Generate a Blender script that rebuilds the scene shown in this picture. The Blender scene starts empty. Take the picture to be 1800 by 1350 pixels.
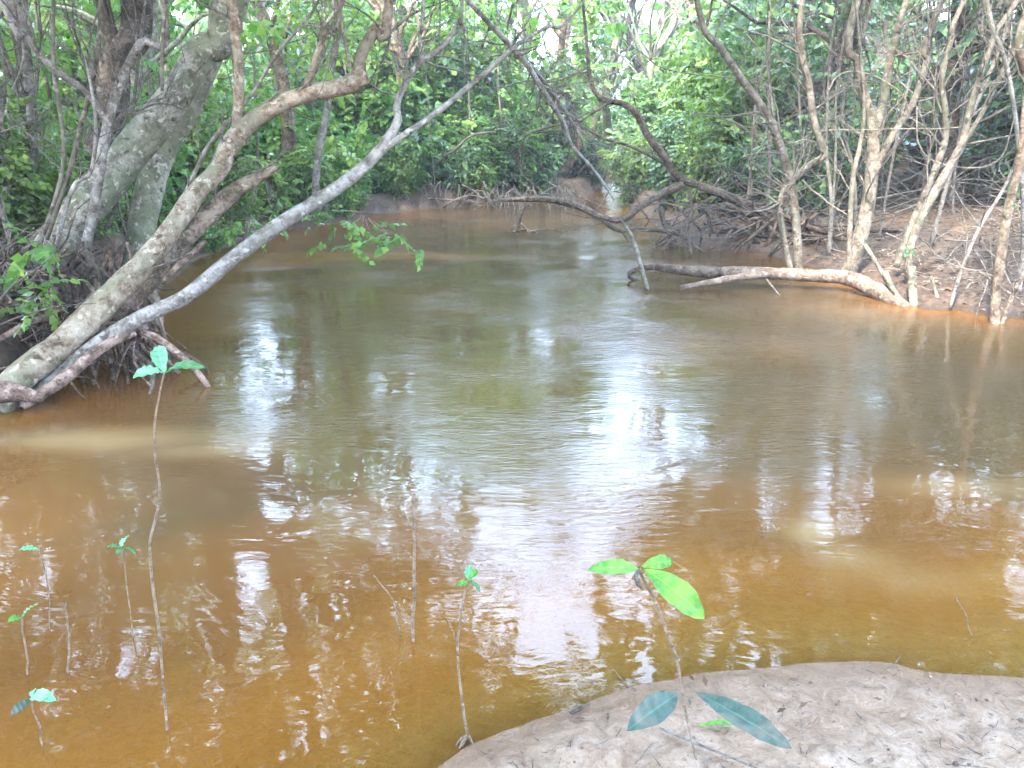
import bpy, math, random
import numpy as np
from mathutils import Vector, Matrix, noise as mnoise

R = math.radians
rng = random.Random(7)
nrg = np.random.default_rng(11)
SC = bpy.context.scene
COL = SC.collection

# ------------------------------------------------------------------ camera
CAM_H, PITCH, F = 1.6, R(17.8), 1386.0       # F in photo pixels (1800 wide)
cam_d = bpy.data.cameras.new('camera')
cam_d.sensor_width = 36.0
cam_d.lens = 36.0 * F / 1800.0
cam_d.clip_end = 1200
cam = bpy.data.objects.new('camera', cam_d)
COL.objects.link(cam)
cam.location = (0, 0, CAM_H)
cam.rotation_euler = (math.pi / 2 - PITCH, 0, 0)
SC.camera = cam

# ------------------------------------------------------------------ sky, sun, exposure
SUN_EL, SUN_AZ = R(48), R(-150)               # azimuth from +Y towards +X
world = bpy.data.worlds.new('World')
SC.world = world
world.use_nodes = True
wn = world.node_tree
sky = wn.nodes.new('ShaderNodeTexSky')
sky.sky_type = 'NISHITA'
sky.sun_disc = False
sky.sun_elevation = SUN_EL
sky.sun_rotation = SUN_AZ
sky.dust_density = 2.5
sky.air_density = 1.0
bg = wn.nodes['Background']
# thin bright cloud over the blue
tcw = wn.nodes.new('ShaderNodeTexCoord')
cn = wn.nodes.new('ShaderNodeTexNoise'); cn.inputs['Scale'].default_value = 2.2; cn.inputs['Detail'].default_value = 5
wn.links.new(tcw.outputs['Generated'], cn.inputs['Vector'])
cr = wn.nodes.new('ShaderNodeValToRGB')
cr.color_ramp.elements[0].position, cr.color_ramp.elements[0].color = 0.35, (0.6, 0.6, 0.6, 1)
cr.color_ramp.elements[1].position, cr.color_ramp.elements[1].color = 0.65, (0.9, 0.9, 0.9, 1)
wn.links.new(cn.outputs[0], cr.inputs[0])
cm = wn.nodes.new('ShaderNodeMix'); cm.data_type = 'RGBA'
wn.links.new(cr.outputs[0], cm.inputs[0]); wn.links.new(sky.outputs[0], cm.inputs[6])
cm.inputs[7].default_value = (8.0, 10.8, 15.6, 1)
wn.links.new(cm.outputs[2], bg.inputs[0])
bg.inputs[1].default_value = 0.15
sun_d = bpy.data.lights.new('sun', 'SUN')
sun_d.energy = 2.8
sun_d.angle = R(5)
sun_d.color = (1.0, 0.95, 0.86)
sun = bpy.data.objects.new('sun', sun_d)
COL.objects.link(sun)
sdir = Vector((math.cos(SUN_EL) * math.sin(SUN_AZ), math.cos(SUN_EL) * math.cos(SUN_AZ), math.sin(SUN_EL)))
sun.rotation_euler = sdir.to_track_quat('Z', 'Y').to_euler()
sun.location = (0, 0, 30)
SC.view_settings.view_transform = 'Standard'
SC.view_settings.look = 'None'
SC.view_settings.gamma = 1
SC.view_settings.use_curve_mapping = False
SC.view_settings.exposure = 3.25
SC.render.filter_size = 2.0
cy = SC.cycles
cy.use_denoising = True
cy.max_bounces = 10
cy.diffuse_bounces = 7
cy.glossy_bounces = 3
cy.transmission_bounces = 4
cy.transparent_max_bounces = 8
cy.caustics_reflective = False
cy.caustics_refractive = False
cy.sample_clamp_indirect = 6

# ------------------------------------------------------------------ geometry of the view (surveying)
CP, SP = math.cos(PITCH), math.sin(PITCH)

def ray(px, py):
    a, b = (px - 900) / F, -(py - 675) / F
    return Vector((a, b * SP + CP, b * CP - SP))

def P(px, py, Y):
    d = ray(px, py)
    t = Y / d.y
    return Vector((d.x * t, Y, CAM_H + d.z * t)), t

def G(px, py, z=0.0):
    d = ray(px, py)
    t = (z - CAM_H) / d.z
    return Vector((d.x * t, d.y * t, z))

def proj(v):
    """numpy (N,3) world -> photo pixels"""
    x, y, z = v[:, 0], v[:, 1], v[:, 2] - CAM_H
    dep = np.maximum(y * CP - z * SP, 1e-3)
    up = y * SP + z * CP
    return 900 + F * x / dep, 675 - F * up / dep

# ------------------------------------------------------------------ noise
def vnoise(x, y, seed=0):
    xi, yi = np.floor(x).astype(np.int64), np.floor(y).astype(np.int64)
    xf, yf = x - xi, y - yi
    def h(a, b):
        n = (a * 374761393 + b * 668265263 + seed * 982451653) & 0xffffffff
        n = ((n ^ (n >> 13)) * 1274126177) & 0xffffffff
        return ((n ^ (n >> 16)) & 0xffff) / 65535.0
    u, v = xf * xf * (3 - 2 * xf), yf * yf * (3 - 2 * yf)
    return (h(xi, yi) * (1 - u) + h(xi + 1, yi) * u) * (1 - v) + (h(xi, yi + 1) * (1 - u) + h(xi + 1, yi + 1) * u) * v

def fbm(x, y, o=4, seed=0):
    s, a, t = 0, 1.0, 0
    for k in range(o):
        s = s + a * vnoise(x * 2 ** k, y * 2 ** k, seed + k)
        t += a
        a *= 0.5
    return s / t - 0.5

# ------------------------------------------------------------------ river outline
def g(px, py):
    v = G(px, py)
    return (v.x, v.y)

SHORE = [(-14, 0.3), (-3.5, 0.9), (-1.0, 1.15), (-0.45, 1.4), g(770, 1350), g(840, 1302), g(980, 1252), g(1100, 1207), g(1250, 1178),
         g(1400, 1164), g(1530, 1158), g(1590, 1168), g(1640, 1182), g(1800, 1190), (3.5, 2.4), (8, 2.0), (16, 1.2), (20, 4), (16, 6.3), (9, 6.7),
         g(1830, 566), g(1800, 560), g(1740, 558), g(1690, 545), g(1630, 545), g(1570, 524), g(1500, 500), g(1430, 468), g(1340, 446),
         g(1230, 432), g(1165, 405), g(1125, 378), g(1092, 354), (4.6, 24), (7.0, 30), (13, 38), (11, 40), (5.2, 33), (3.0, 26),
         g(1030, 347), g(965, 352), g(870, 361), g(740, 368), g(655, 377), g(620, 391), g(500, 402), g(430, 421), g(345, 455),
         g(285, 505), g(215, 572), g(130, 650), g(60, 705), g(0, 728), (-4.2, 4.0), (-8, 3.6), (-14, 3.4)]
SH = np.array(SHORE)

def shore_dist(x, y):
    """>0 in the water"""
    x, y = np.asarray(x, float), np.asarray(y, float)
    d2 = np.full(x.shape, 1e9)
    inside = np.zeros(x.shape, bool)
    n = len(SH)
    for i in range(n):
        ax, ay = SH[i]
        bx, by = SH[(i + 1) % n]
        ex, ey = bx - ax, by - ay
        t = np.clip(((x - ax) * ex + (y - ay) * ey) / (ex * ex + ey * ey), 0, 1)
        d2 = np.minimum(d2, (x - ax - t * ex) ** 2 + (y - ay - t * ey) ** 2)
        c = (ay > y) != (by > y)
        if ay != by:
            inside ^= c & (x < (bx - ax) * (y - ay) / (by - ay) + ax)
    return np.where(inside, 1, -1) * np.sqrt(d2)

BARS = [(G(640, 450), 1.7, 0.36, 0.85), (G(430, 462), 0.9, 0.3, 0.5), 
        (G(1250, 466), 1.0, 0.35, 0.4)]

def smooth(a, b, x):
    t = np.clip((x - a) / (b - a), 0, 1)
    return t * t * (3 - 2 * t)

def ground_z(x, y):
    x, y = np.asarray(x, float), np.asarray(y, float)
    d = shore_dist(x, y)
    near = 1 - smooth(2.6, 4.2, y)
    wob = 0.10 * fbm(x * 1.3, y * 1.3, 4, 3)
    d = d + wob * (0.3 + 0.7 * (1 - near))
    sl = (0.40 + 0.8 * (x > 2.2)) * (1 - near) + 0.20 * near
    bed = -0.75 * (1 - np.exp(-sl * np.maximum(d, 0) / 0.75))
    for c, rx, ry, a in BARS:
        wx = x + 0.25 * fbm(x * 1.1, y * 1.1, 3, 9)
        bed = bed + a * np.exp(-((wx - c.x) / rx) ** 2 - ((y - c.y) / ry) ** 2) * (bed < -0.01)
    bed = np.where(bed > -0.07, np.minimum(bed, -0.02 * smooth(0, 0.15, d)), bed)
    bed = np.where((d > 0.8), -0.05 - np.logaddexp(0, (-bed - 0.05) * 40) / 40, bed) + 0.03 * fbm(x * 2, y * 2, 3, 5) * smooth(0.1, 0.6, d)
    o = np.maximum(-d, 0)
    sand = 0.016 * smooth(0, 0.2, o) + 0.075 * o + 0.02 * fbm(x * 5, y * 5, 4, 23) * smooth(0, .1, o) + 0.05 * fbm(x * 2.2, y * 2.2, 4, 21) * smooth(0, .3, o) + 0.018 * fbm(x * 11, y * 11, 3, 22) * smooth(0, .15, o)
    bank = 0.13 * smooth(0, 0.25, o) + 0.45 * smooth(0.3, 3.2, o) + 0.9 * smooth(3.0, 12, o) + 0.16 * fbm(x * 1.2, y * 1.2, 4, 31) * smooth(0, .8, o) + 0.04 * fbm(x * 8, y * 8, 3, 32) * smooth(0, .2, o)
    far = 0.25 * smooth(14, 18, y) * smooth(0, 0.35, o)
    left = 0.5 * (1 - smooth(-3.2, -2.0, x)) * smooth(0.05, 0.5, o) * smooth(3.4, 4.4, y) * (1 - smooth(8, 11, y))
    land = sand * near + (bank + far + left) * (1 - near)
    return np.where(d > 0, bed, land)

def gz(x, y):
    return float(ground_z(np.array([x]), np.array([y]))[0])

# ------------------------------------------------------------------ mesh helpers
def np_mesh(name, V, Q, mat, smooth_=False):
    me = bpy.data.meshes.new(name)
    V = np.asarray(V, np.float32)
    Q = np.asarray(Q, np.int32)
    k = Q.shape[1]
    me.vertices.add(len(V))
    me.vertices.foreach_set('co', V.ravel())
    me.loops.add(Q.size)
    me.loops.foreach_set('vertex_index', Q.ravel())
    me.polygons.add(len(Q))
    me.polygons.foreach_set('loop_start', np.arange(0, Q.size, k, dtype=np.int32))
    if smooth_:
        me.polygons.foreach_set('use_smooth', np.ones(len(Q), bool))
    me.update(calc_edges=True)
    me.validate()
    if mat: me.materials.append(mat)
    return me

def setp(o, label=None, cat=None, group=None, kind=None):
    if label: o['label'] = label
    if cat: o['category'] = cat
    if group: o['group'] = group
    if kind: o['kind'] = kind
    return o

def empty(name, loc, label, cat, group=None):
    o = bpy.data.objects.new(name, None)
    o.empty_display_size = 0.1
    o.location = loc
    COL.objects.link(o)
    return setp(o, label, cat, group)

def link(name, me, parent=None, loc=None, **kw):
    o = bpy.data.objects.new(name, me)
    COL.objects.link(o)
    if parent: o.parent = parent
    if loc is not None: o.location = loc
    return setp(o, **kw)

class MB:
    """collects tubes etc. in world coordinates"""
    def __init__(s):
        s.v, s.f, s.n = [], [], 0
    def add(s, V, Q):
        V = np.asarray(V, float); Q = np.asarray(Q, int)
        s.v.append(V); s.f.append(Q + s.n); s.n += len(V)
    def build(s, name, mat, parent=None, base=None, smooth_=True, **kw):
        V = np.concatenate(s.v)
        if base is None and parent is not None: base = parent.location
        if base is not None: V = V - np.array(base)
        o = link(name, np_mesh(name, V, np.concatenate(s.f), mat, smooth_), parent, **kw)
        if parent is None and base is not None: o.location = base
        return o

def catmull(pts, rad, sub):
    pts = [np.array(p, float) for p in pts]
    out, ro = [], []
    n = len(pts)
    for i in range(n - 1):
        p0, p1, p2, p3 = pts[max(i - 1, 0)], pts[i], pts[i + 1], pts[min(i + 2, n - 1)]
        for k in range(sub):
            t = k / sub
            out.append(0.5 * ((2 * p1) + (p2 - p0) * t + (2 * p0 - 5 * p1 + 4 * p2 - p3) * t * t + (3 * p1 - p0 - 3 * p2 + p3) * t ** 3))
            ro.append(rad[i] * (1 - t) + rad[i + 1] * t)
    out.append(pts[-1]); ro.append(rad[-1])
    return np.array(out), np.array(ro)

def tube(mb, pts, rad, sides=8, sub=4, lump=0.12, wig=0.0, seed=0, sq=None):
    if sub > 1: p, r = catmull(pts, rad, sub)
    else: p, r = np.array([list(q) for q in pts], float), np.array(rad, float)
    n = len(p)
    if wig:
        L = np.linalg.norm(p[-1] - p[0])
        ph = np.linspace(0, 1, n)
        for ax in range(3):
            p[:, ax] += wig * (fbm(ph * 5 + seed * 1.7, np.full(n, ax * 9.1 + seed), 3, 41) * 2) * np.minimum(1, ph * 6)
    T = np.gradient(p, axis=0)
    T /= np.maximum(np.linalg.norm(T, axis=1, keepdims=True), 1e-9)
    a = np.array([0.0, 0, 1]) if abs(T[0][2]) < 0.9 else np.array([1.0, 0, 0])
    u = np.cross(T[0], a); u /= np.linalg.norm(u)
    ang = np.linspace(0, 2 * math.pi, sides, endpoint=False)
    V = []
    for i in range(n):
        u = u - T[i] * np.dot(u, T[i]); u /= max(np.linalg.norm(u), 1e-9)
        w = np.cross(T[i], u)
        rr = r[i] * (1 + lump * 2 * fbm(np.cos(ang) * 1.2 + i * 0.45 + seed * 3.3, np.sin(ang) * 1.2 + seed, 3, 51)) if lump else np.full(sides, r[i])
        V.append(p[i] + rr[:, None] * (np.cos(ang)[:, None] * u + np.sin(ang)[:, None] * w))
    V = np.concatenate(V)
    Q = []
    k = np.arange(sides); k2 = (k + 1) % sides
    for i in range(n - 1):
        Q.append(np.stack([i * sides + k, i * sides + k2, (i + 1) * sides + k2, (i + 1) * sides + k], 1))
    # caps
    c = len(V)
    V = np.concatenate([V, [p[0]], [p[-1] + T[-1] * r[-1] * 0.4]])
    e = (n - 1) * sides
    ks = k[::2]
    Q.append(np.stack([np.full(len(ks), c), (ks + 2) % sides, (ks + 1) % sides, ks], 1) if sides % 2 == 0 else np.zeros((0, 4), int))
    Q.append(np.stack([np.full(len(ks), c + 1), e + ks, e + (ks + 1) % sides, e + (ks + 2) % sides], 1) if sides % 2 == 0 else np.zeros((0, 4), int))
    mb.add(V, np.concatenate(Q))
    return p, r

WS = [0.8]

def limb(mb, spec, sides=10, sub=5, lump=0.12, wig=0.0, seed=None):
    """spec: (px, py, distance Y, width in photo px)"""
    pts, rad = [], []
    for px, py, Y, w in spec:
        p, t = P(px, py, Y)
        pts.append(p); rad.append(w * WS[0] / 2 / F * t)
    return tube(mb, pts, rad, sides, sub, lump, wig, rng.random() * 50 if seed is None else seed)

# ------------------------------------------------------------------ materials
def mat_new(name):
    m = bpy.data.materials.new(name)
    m.use_nodes = True
    nt = m.node_tree
    for n in list(nt.nodes): nt.nodes.remove(n)
    out = nt.nodes.new('ShaderNodeOutputMaterial')
    return m, nt, out

def N(nt, t, **kw):
    n = nt.nodes.new(t)
    for k, v in kw.items():
        if isinstance(k, str) and k.startswith('i_'): n.inputs[k[2:]].default_value = v
        else: setattr(n, k, v)
    return n

def ramp(nt, fac, stops, interp='LINEAR'):
    r = nt.nodes.new('ShaderNodeValToRGB')
    r.color_ramp.interpolation = interp
    e = r.color_ramp.elements
    while len(e) < len(stops): e.new(0.5)
    for x, (pos, c) in zip(e, stops):
        x.position = pos
        x.color = (*c, 1) if len(c) == 3 else c
    nt.links.new(fac, r.inputs[0])
    return r.outputs[0]

def mixc(nt, f, a, b, mode='MIX'):
    n = nt.nodes.new('ShaderNodeMix'); n.data_type = 'RGBA'; n.blend_type = mode
    for s, v in ((0, f), (6, a), (7, b)):
        if hasattr(v, 'links'): nt.links.new(v, n.inputs[s])
        else: n.inputs[s].default_value = v if s == 0 else ((*v, 1) if len(v) == 3 else v)
    return n.outputs[2]

def math_(nt, op, a, b=None):
    n = nt.nodes.new('ShaderNodeMath'); n.operation = op
    for s, v in ((0, a), (1, b)):
        if v is None: continue
        if hasattr(v, 'links'): nt.links.new(v, n.inputs[s])
        else: n.inputs[s].default_value = v
    return n.outputs[0]

def noise(nt, vec, scale, detail=5, rough=0.6, dist=0.0):
    n = N(nt, 'ShaderNodeTexNoise', i_Scale=scale, i_Detail=detail, i_Roughness=rough, i_Distortion=dist)
    nt.links.new(vec, n.inputs['Vector'])
    return n.outputs[0]

def bark(name, dark, mid, pale, moss=None, mossamt=0.5, scale=1.0):
    m, nt, out = mat_new(name)
    pos = N(nt, 'ShaderNodeNewGeometry').outputs['Position']
    a = noise(nt, pos, 9 * scale, 6, 0.65, 0.4)
    b = noise(nt, pos, 34 * scale, 5, 0.7, 0.6)
    c = noise(nt, pos, 3.2 * scale, 3, 0.6)
    k = math_(nt, 'ADD', math_(nt, 'MULTIPLY', a, 0.6), math_(nt, 'MULTIPLY', b, 0.4))
    col = ramp(nt, k, [(0.39, dark), (0.48, mid), (0.57, pale)])
    if moss:
        f = ramp(nt, c, [(mossamt - 0.06, (0, 0, 0)), (mossamt + 0.08, (1, 1, 1))])
        f2 = math_(nt, 'MULTIPLY', f, ramp(nt, b, [(0.35, (0.2,) * 3), (0.6, (0.85,) * 3)]))
        col = mixc(nt, f2, col, moss)
    li = noise(nt, pos, 17 * scale, 4, 0.6, 0.3)
    col = mixc(nt, ramp(nt, li, [(0.60, (0, 0, 0)), (0.64, (0.7, 0.7, 0.7))]), col, tuple(min(.6, q * 1.35 + .03) for q in pale))
    kn = noise(nt, pos, 13 * scale, 2, 0.5, 0.3)
    col = mixc(nt, ramp(nt, kn, [(0.28, (0.85,) * 3), (0.34, (0, 0, 0))]), col, tuple(q * .6 for q in dark))
    bs = N(nt, 'ShaderNodeBsdfPrincipled', i_Roughness=0.85)
    bs.inputs['Specular IOR Level'].default_value = 0.25
    nt.links.new(col, bs.inputs['Base Color'])
    bp = N(nt, 'ShaderNodeBump', i_Strength=0.9, i_Distance=0.03)
    nt.links.new(k, bp.inputs['Height'])
    nt.links.new(bp.outputs[0], bs.inputs['Normal'])
    nt.links.new(bs.outputs[0], out.inputs[0])
    return m

def leafmat(name, stops, trans=0.45, gloss=0.12, tint=(1.25, 1.35, 0.6)):
    m, nt, out = mat_new(name)
    gn = N(nt, 'ShaderNodeNewGeometry')
    oi = N(nt, 'ShaderNodeObjectInfo')
    big = noise(nt, gn.outputs['Position'], 0.55, 3, 0.6)
    k = math_(nt, 'ADD', math_(nt, 'MULTIPLY', gn.outputs['Random Per Island'], 0.50), math_(nt, 'ADD', math_(nt, 'MULTIPLY', oi.outputs['Random'], 0.2), math_(nt, 'MULTIPLY', big, 0.42)))
    k = math_(nt, 'SUBTRACT', k, 0.06)
    col = ramp(nt, k, stops)
    d = N(nt, 'ShaderNodeBsdfDiffuse'); nt.links.new(col, d.inputs[0])
    t = N(nt, 'ShaderNodeBsdfTranslucent'); nt.links.new(mixc(nt, 1.0, col, tint, 'MULTIPLY'), t.inputs[0])
    gl = N(nt, 'ShaderNodeBsdfGlossy', i_Roughness=0.42); gl.inputs[0].default_value = (0.8, 0.9, 1, 1)
    m1 = N(nt, 'ShaderNodeMixShader', i_Fac=trans); nt.links.new(d.outputs[0], m1.inputs[1]); nt.links.new(t.outputs[0], m1.inputs[2])
    fr = N(nt, 'ShaderNodeFresnel', i_IOR=1.4)
    f = math_(nt, 'MULTIPLY', fr.outputs[0], gloss / 0.12 * 0.4)
    m2 = N(nt, 'ShaderNodeMixShader'); nt.links.new(f, m2.inputs[0]); nt.links.new(m1.outputs[0], m2.inputs[1]); nt.links.new(gl.outputs[0], m2.inputs[2])
    nt.links.new(m2.outputs[0], out.inputs[0])
    return m

M = {}
M['bark_pale'] = bark('bark_pale', (0.043, 0.031, 0.022), (0.115, 0.091, 0.066), (0.195, 0.170, 0.132), (0.072, 0.079, 0.048), 0.55)
M['bark_warm'] = bark('bark_warm', (0.070, 0.046, 0.028), (0.190, 0.137, 0.091), (0.295, 0.246, 0.183), (0.133, 0.140, 0.085), 0.56)
M['bark_moss'] = bark('bark_moss', (0.075, 0.065, 0.045), (0.170, 0.155, 0.115), (0.330, 0.310, 0.250), (0.130, 0.150, 0.080), 0.50)
M['bark_grey'] = bark('bark_grey', (0.068, 0.056, 0.045), (0.158, 0.135, 0.112), (0.285, 0.262, 0.232), (0.120, 0.128, 0.090), 0.58)
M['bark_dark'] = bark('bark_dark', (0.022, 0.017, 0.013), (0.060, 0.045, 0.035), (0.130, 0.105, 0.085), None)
M['bark_brown'] = bark('bark_brown', (0.040, 0.026, 0.018), (0.120, 0.082, 0.056), (0.240, 0.180, 0.130), (0.100, 0.110, 0.060), 0.6)
M['root'] = bark('root_wood', (0.040, 0.024, 0.018), (0.130, 0.082, 0.060), (0.270, 0.190, 0.150), None)
M['driftwood'] = bark('driftwood', (0.048, 0.031, 0.022), (0.129, 0.088, 0.062), (0.215, 0.162, 0.124), (0.058, 0.044, 0.028), 0.62)
M['twig'] = bark('twig_wood', (0.058, 0.043, 0.034), (0.134, 0.110, 0.086), (0.216, 0.192, 0.163), None, scale=2)
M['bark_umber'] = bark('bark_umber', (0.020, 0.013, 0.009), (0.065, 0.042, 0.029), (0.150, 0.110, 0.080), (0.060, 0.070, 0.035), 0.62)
M['twig_dark'] = bark('twig_dark', (0.050, 0.035, 0.028), (0.130, 0.100, 0.080), (0.240, 0.200, 0.160), None, scale=2)
M['stem'] = bark('green_brown_stem', (0.110, 0.072, 0.044), (0.198, 0.138, 0.088), (0.275, 0.209, 0.149), None, scale=4)
LG = [(0.15, (0.05, 0.095, 0.025)), (0.38, (0.10, 0.17, 0.042)), (0.58, (0.18, 0.27, 0.07)), (0.78, (0.27, 0.37, 0.11)), (0.90, (0.40, 0.43, 0.16)), (0.97, (0.38, 0.27, 0.12))]
LB = [(0.15, (0.035, 0.07, 0.028)), (0.42, (0.07, 0.14, 0.05)), (0.66, (0.15, 0.24, 0.085)), (0.92, (0.30, 0.38, 0.14))]
LY = [(0.15, (0.06, 0.14, 0.03)), (0.45, (0.11, 0.23, 0.05)), (0.7, (0.2, 0.34, 0.075)), (0.93, (0.34, 0.38, 0.09)), (0.99, (0.38, 0.24, 0.07))]
M['leaf'] = leafmat('leaf_mid_green', LG)
M['leaf_blue'] = leafmat('leaf_blue_green', LB, 0.35, 0.2, (1.1, 1.3, 0.8))
M['leaf_bright'] = leafmat('leaf_bright_green', LY, 0.5)

# ------------------------------------------------------------------ ground, river bed and water
def warp(u, span, c=0.0, k=5.6):
    return c + np.sinh(k * u) / math.sinh(k) * span

def ground_material():
    m, nt, out = mat_new('bank_soil_and_sand')
    pos = N(nt, 'ShaderNodeNewGeometry').outputs['Position']
    at = N(nt, 'ShaderNodeAttribute', attribute_name='sandy')
    wet = N(nt, 'ShaderNodeAttribute', attribute_name='height')
    n1 = noise(nt, pos, 2.2, 6, 0.65, 0.5)
    n2 = noise(nt, pos, 16, 6, 0.7, 0.8)
    n3 = noise(nt, pos, 90, 4, 0.7)
    soil = ramp(nt, n2, [(0.32, (0.03, 0.02, 0.014)), (0.47, (0.085, 0.056, 0.04)), (0.6, (0.135, 0.092, 0.068)), (0.72, (0.22, 0.155, 0.115))])
    soil = mixc(nt, ramp(nt, n1, [(0.42, (0,) * 3), (0.62, (0.55,) * 3)]), soil, (0.16, 0.098, 0.06))
    sand = ramp(nt, n2, [(0.36, (0.26, 0.17, 0.12)), (0.47, (0.43, 0.30, 0.215)), (0.6, (0.56, 0.42, 0.325))])
    sand = mixc(nt, ramp(nt, n1, [(0.45, (0,) * 3), (0.66, (0.55,) * 3)]), sand, (0.47, 0.30, 0.18))
    vo = N(nt, 'ShaderNodeTexVoronoi', i_Scale=26); nt.links.new(pos, vo.inputs['Vector'])
    spk = ramp(nt, vo.outputs['Distance'], [(0.12, (1,) * 3), (0.24, (0,) * 3)])
    spk = math_(nt, 'MULTIPLY', spk, ramp(nt, n2, [(0.5, (0,) * 3), (0.56, (0.8,) * 3)]))
    sand = mixc(nt, spk, sand, (0.10, 0.07, 0.05))
    stn = ramp(nt, noise(nt, pos, 6.5, 7, 0.72, 1.2), [(0.56, (0,) * 3), (0.66, (0.65,) * 3)])
    sand = mixc(nt, stn, sand, (0.19, 0.14, 0.11))
    sand = mixc(nt, ramp(nt, n3, [(0.4, (0.35,) * 3), (0.6, (0,) * 3)]), sand, (0.25, 0.18, 0.13))
    col = mixc(nt, at.outputs['Fac'], soil, sand)
    w = ramp(nt, wet.outputs['Fac'], [(0.008, (1,) * 3), (0.034, (0.35,) * 3), (0.06, (0,) * 3)])
    col = mixc(nt, math_(nt, 'MULTIPLY', w, 0.72), col, mixc(nt, at.outputs['Fac'], (0.05, 0.032, 0.02), (0.19, 0.10, 0.05)))
    bs = N(nt, 'ShaderNodeBsdfPrincipled')
    nt.links.new(col, bs.inputs['Base Color'])
    nt.links.new(ramp(nt, w, [(0, (0.92,) * 3), (1, (0.5,) * 3)]), bs.inputs['Roughness'])
    bs.inputs['Specular IOR Level'].default_value = 0.3
    h = math_(nt, 'ADD', n2, math_(nt, 'MULTIPLY', n3, 0.35))
    bp = N(nt, 'ShaderNodeBump', i_Strength=1.0, i_Distance=0.05)
    nt.links.new(h, bp.inputs['Height']); nt.links.new(bp.outputs[0], bs.inputs['Normal'])
    nt.links.new(bs.outputs[0], out.inputs[0])
    return m

NX = 460
gu = np.linspace(-1, 1, NX)
GX, GY = np.meshgrid(warp(gu, 260), warp(gu, 260, 2.6))
GZ = ground_z(GX, GY)
far_r = np.hypot(GX, GY)
GZ = np.where(far_r > 60, GZ + 0.02 * (far_r - 60), GZ)
V = np.stack([GX.ravel(), GY.ravel(), GZ.ravel()], 1)
ii = np.arange(NX * NX).reshape(NX, NX)
Q = np.stack([ii[:-1, :-1].ravel(), ii[:-1, 1:].ravel(), ii[1:, 1:].ravel(), ii[1:, :-1].ravel()], 1)
me = np_mesh('ground', V, Q, ground_material(), True)
a = me.attributes.new('sandy', 'FLOAT', 'POINT')
sandy = 1 - smooth(2.8, 4.2, GY)
sandy = np.maximum(sandy, 0.2 * smooth(0.3, 0.6, fbm(GX * 0.6, GY * 0.6, 3, 77) + 0.5) * (GX > 2) * (GY < 12))
sandy = np.maximum(sandy, 0.35 * (GZ < 0))
a.data.foreach_set('value', sandy.ravel().astype(np.float32))
a = me.attributes.new('height', 'FLOAT', 'POINT')
a.data.foreach_set('value', GZ.ravel().astype(np.float32))
link('ground', me, kind='structure', label='sandy river bank and bed of brown soil')

def water_material():
    m, nt, out = mat_new('muddy_amber_water')
    pos = N(nt, 'ShaderNodeNewGeometry').outputs['Position']
    dep = N(nt, 'ShaderNodeAttribute', attribute_name='depth')
    flow = N(nt, 'ShaderNodeAttribute', attribute_name='flow')
    nz = noise(nt, pos, 1.1, 4, 0.6, 0.6)
    d = math_(nt, 'MULTIPLY', dep.outputs['Fac'], math_(nt, 'ADD', 0.62, math_(nt, 'MULTIPLY', nz, 0.75)))
    body = ramp(nt, d, [(0.012, (0.44, 0.225, 0.045)), (0.06, (0.29, 0.122, 0.022)), (0.16, (0.155, 0.066, 0.017)), (0.36, (0.086, 0.048, 0.019)), (0.7, (0.070, 0.043, 0.019))])
    silt = N(nt, 'ShaderNodeAttribute', attribute_name='silt')
    body = mixc(nt, math_(nt, 'MULTIPLY', silt.outputs['Fac'], 0.7), body, (0.30, 0.195, 0.085))
    dif = N(nt, 'ShaderNodeBsdfDiffuse'); nt.links.new(body, dif.inputs[0])
    tr = N(nt, 'ShaderNodeBsdfTransparent')
    nt.links.new(ramp(nt, d, [(0.0, (0.98, 0.82, 0.5)), (0.2, (0.85, 0.5, 0.16))]), tr.inputs[0])
    mk = ramp(nt, d, [(0.0, (0.12,) * 3), (0.10, (0.6,) * 3), (0.30, (1,) * 3)])
    m1 = N(nt, 'ShaderNodeMixShader'); nt.links.new(mk, m1.inputs[0]); nt.links.new(tr.outputs[0], m1.inputs[1]); nt.links.new(dif.outputs[0], m1.inputs[2])
    # ripples
    mp = N(nt, 'ShaderNodeMapping'); mp.inputs['Scale'].default_value = (0.55, 1.0, 1.0); nt.links.new(pos, mp.inputs[0])
    w1 = noise(nt, mp.outputs[0], 3.0, 3, 0.55, 0.6)
    mp2 = N(nt, 'ShaderNodeMapping'); mp2.inputs['Scale'].default_value = (0.30, 1.0, 1.0); mp2.inputs['Rotation'].default_value = (0, 0, R(-14)); nt.links.new(pos, mp2.inputs[0])
    w2 = noise(nt, mp2.outputs[0], 32, 3, 0.6, 0.8)
    patch = ramp(nt, noise(nt, pos, 0.9, 3, 0.6), [(0.42, (0.15,) * 3), (0.62, (1,) * 3)])
    wv = math_(nt, 'ADD', math_(nt, 'MULTIPLY', w1, 0.0055), math_(nt, 'MULTIPLY', math_(nt, 'MULTIPLY', w2, 0.0050), math_(nt, 'MULTIPLY', patch, flow.outputs['Fac'])))
    bp = N(nt, 'ShaderNodeBump', i_Strength=1.0, i_Distance=1.0)
    nt.links.new(wv, bp.inputs['Height'])
    gl = N(nt, 'ShaderNodeBsdfGlossy', i_Roughness=0.02); nt.links.new(bp.outputs[0], gl.inputs['Normal'])
    fr = N(nt, 'ShaderNodeFresnel', i_IOR=1.50); nt.links.new(bp.outputs[0], fr.inputs['Normal'])
    m2 = N(nt, 'ShaderNodeMixShader'); nt.links.new(fr.outputs[0], m2.inputs[0]); nt.links.new(m1.outputs[0], m2.inputs[1]); nt.links.new(gl.outputs[0], m2.inputs[2])
    nt.links.new(m2.outputs[0], out.inputs[0])
    return m

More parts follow.
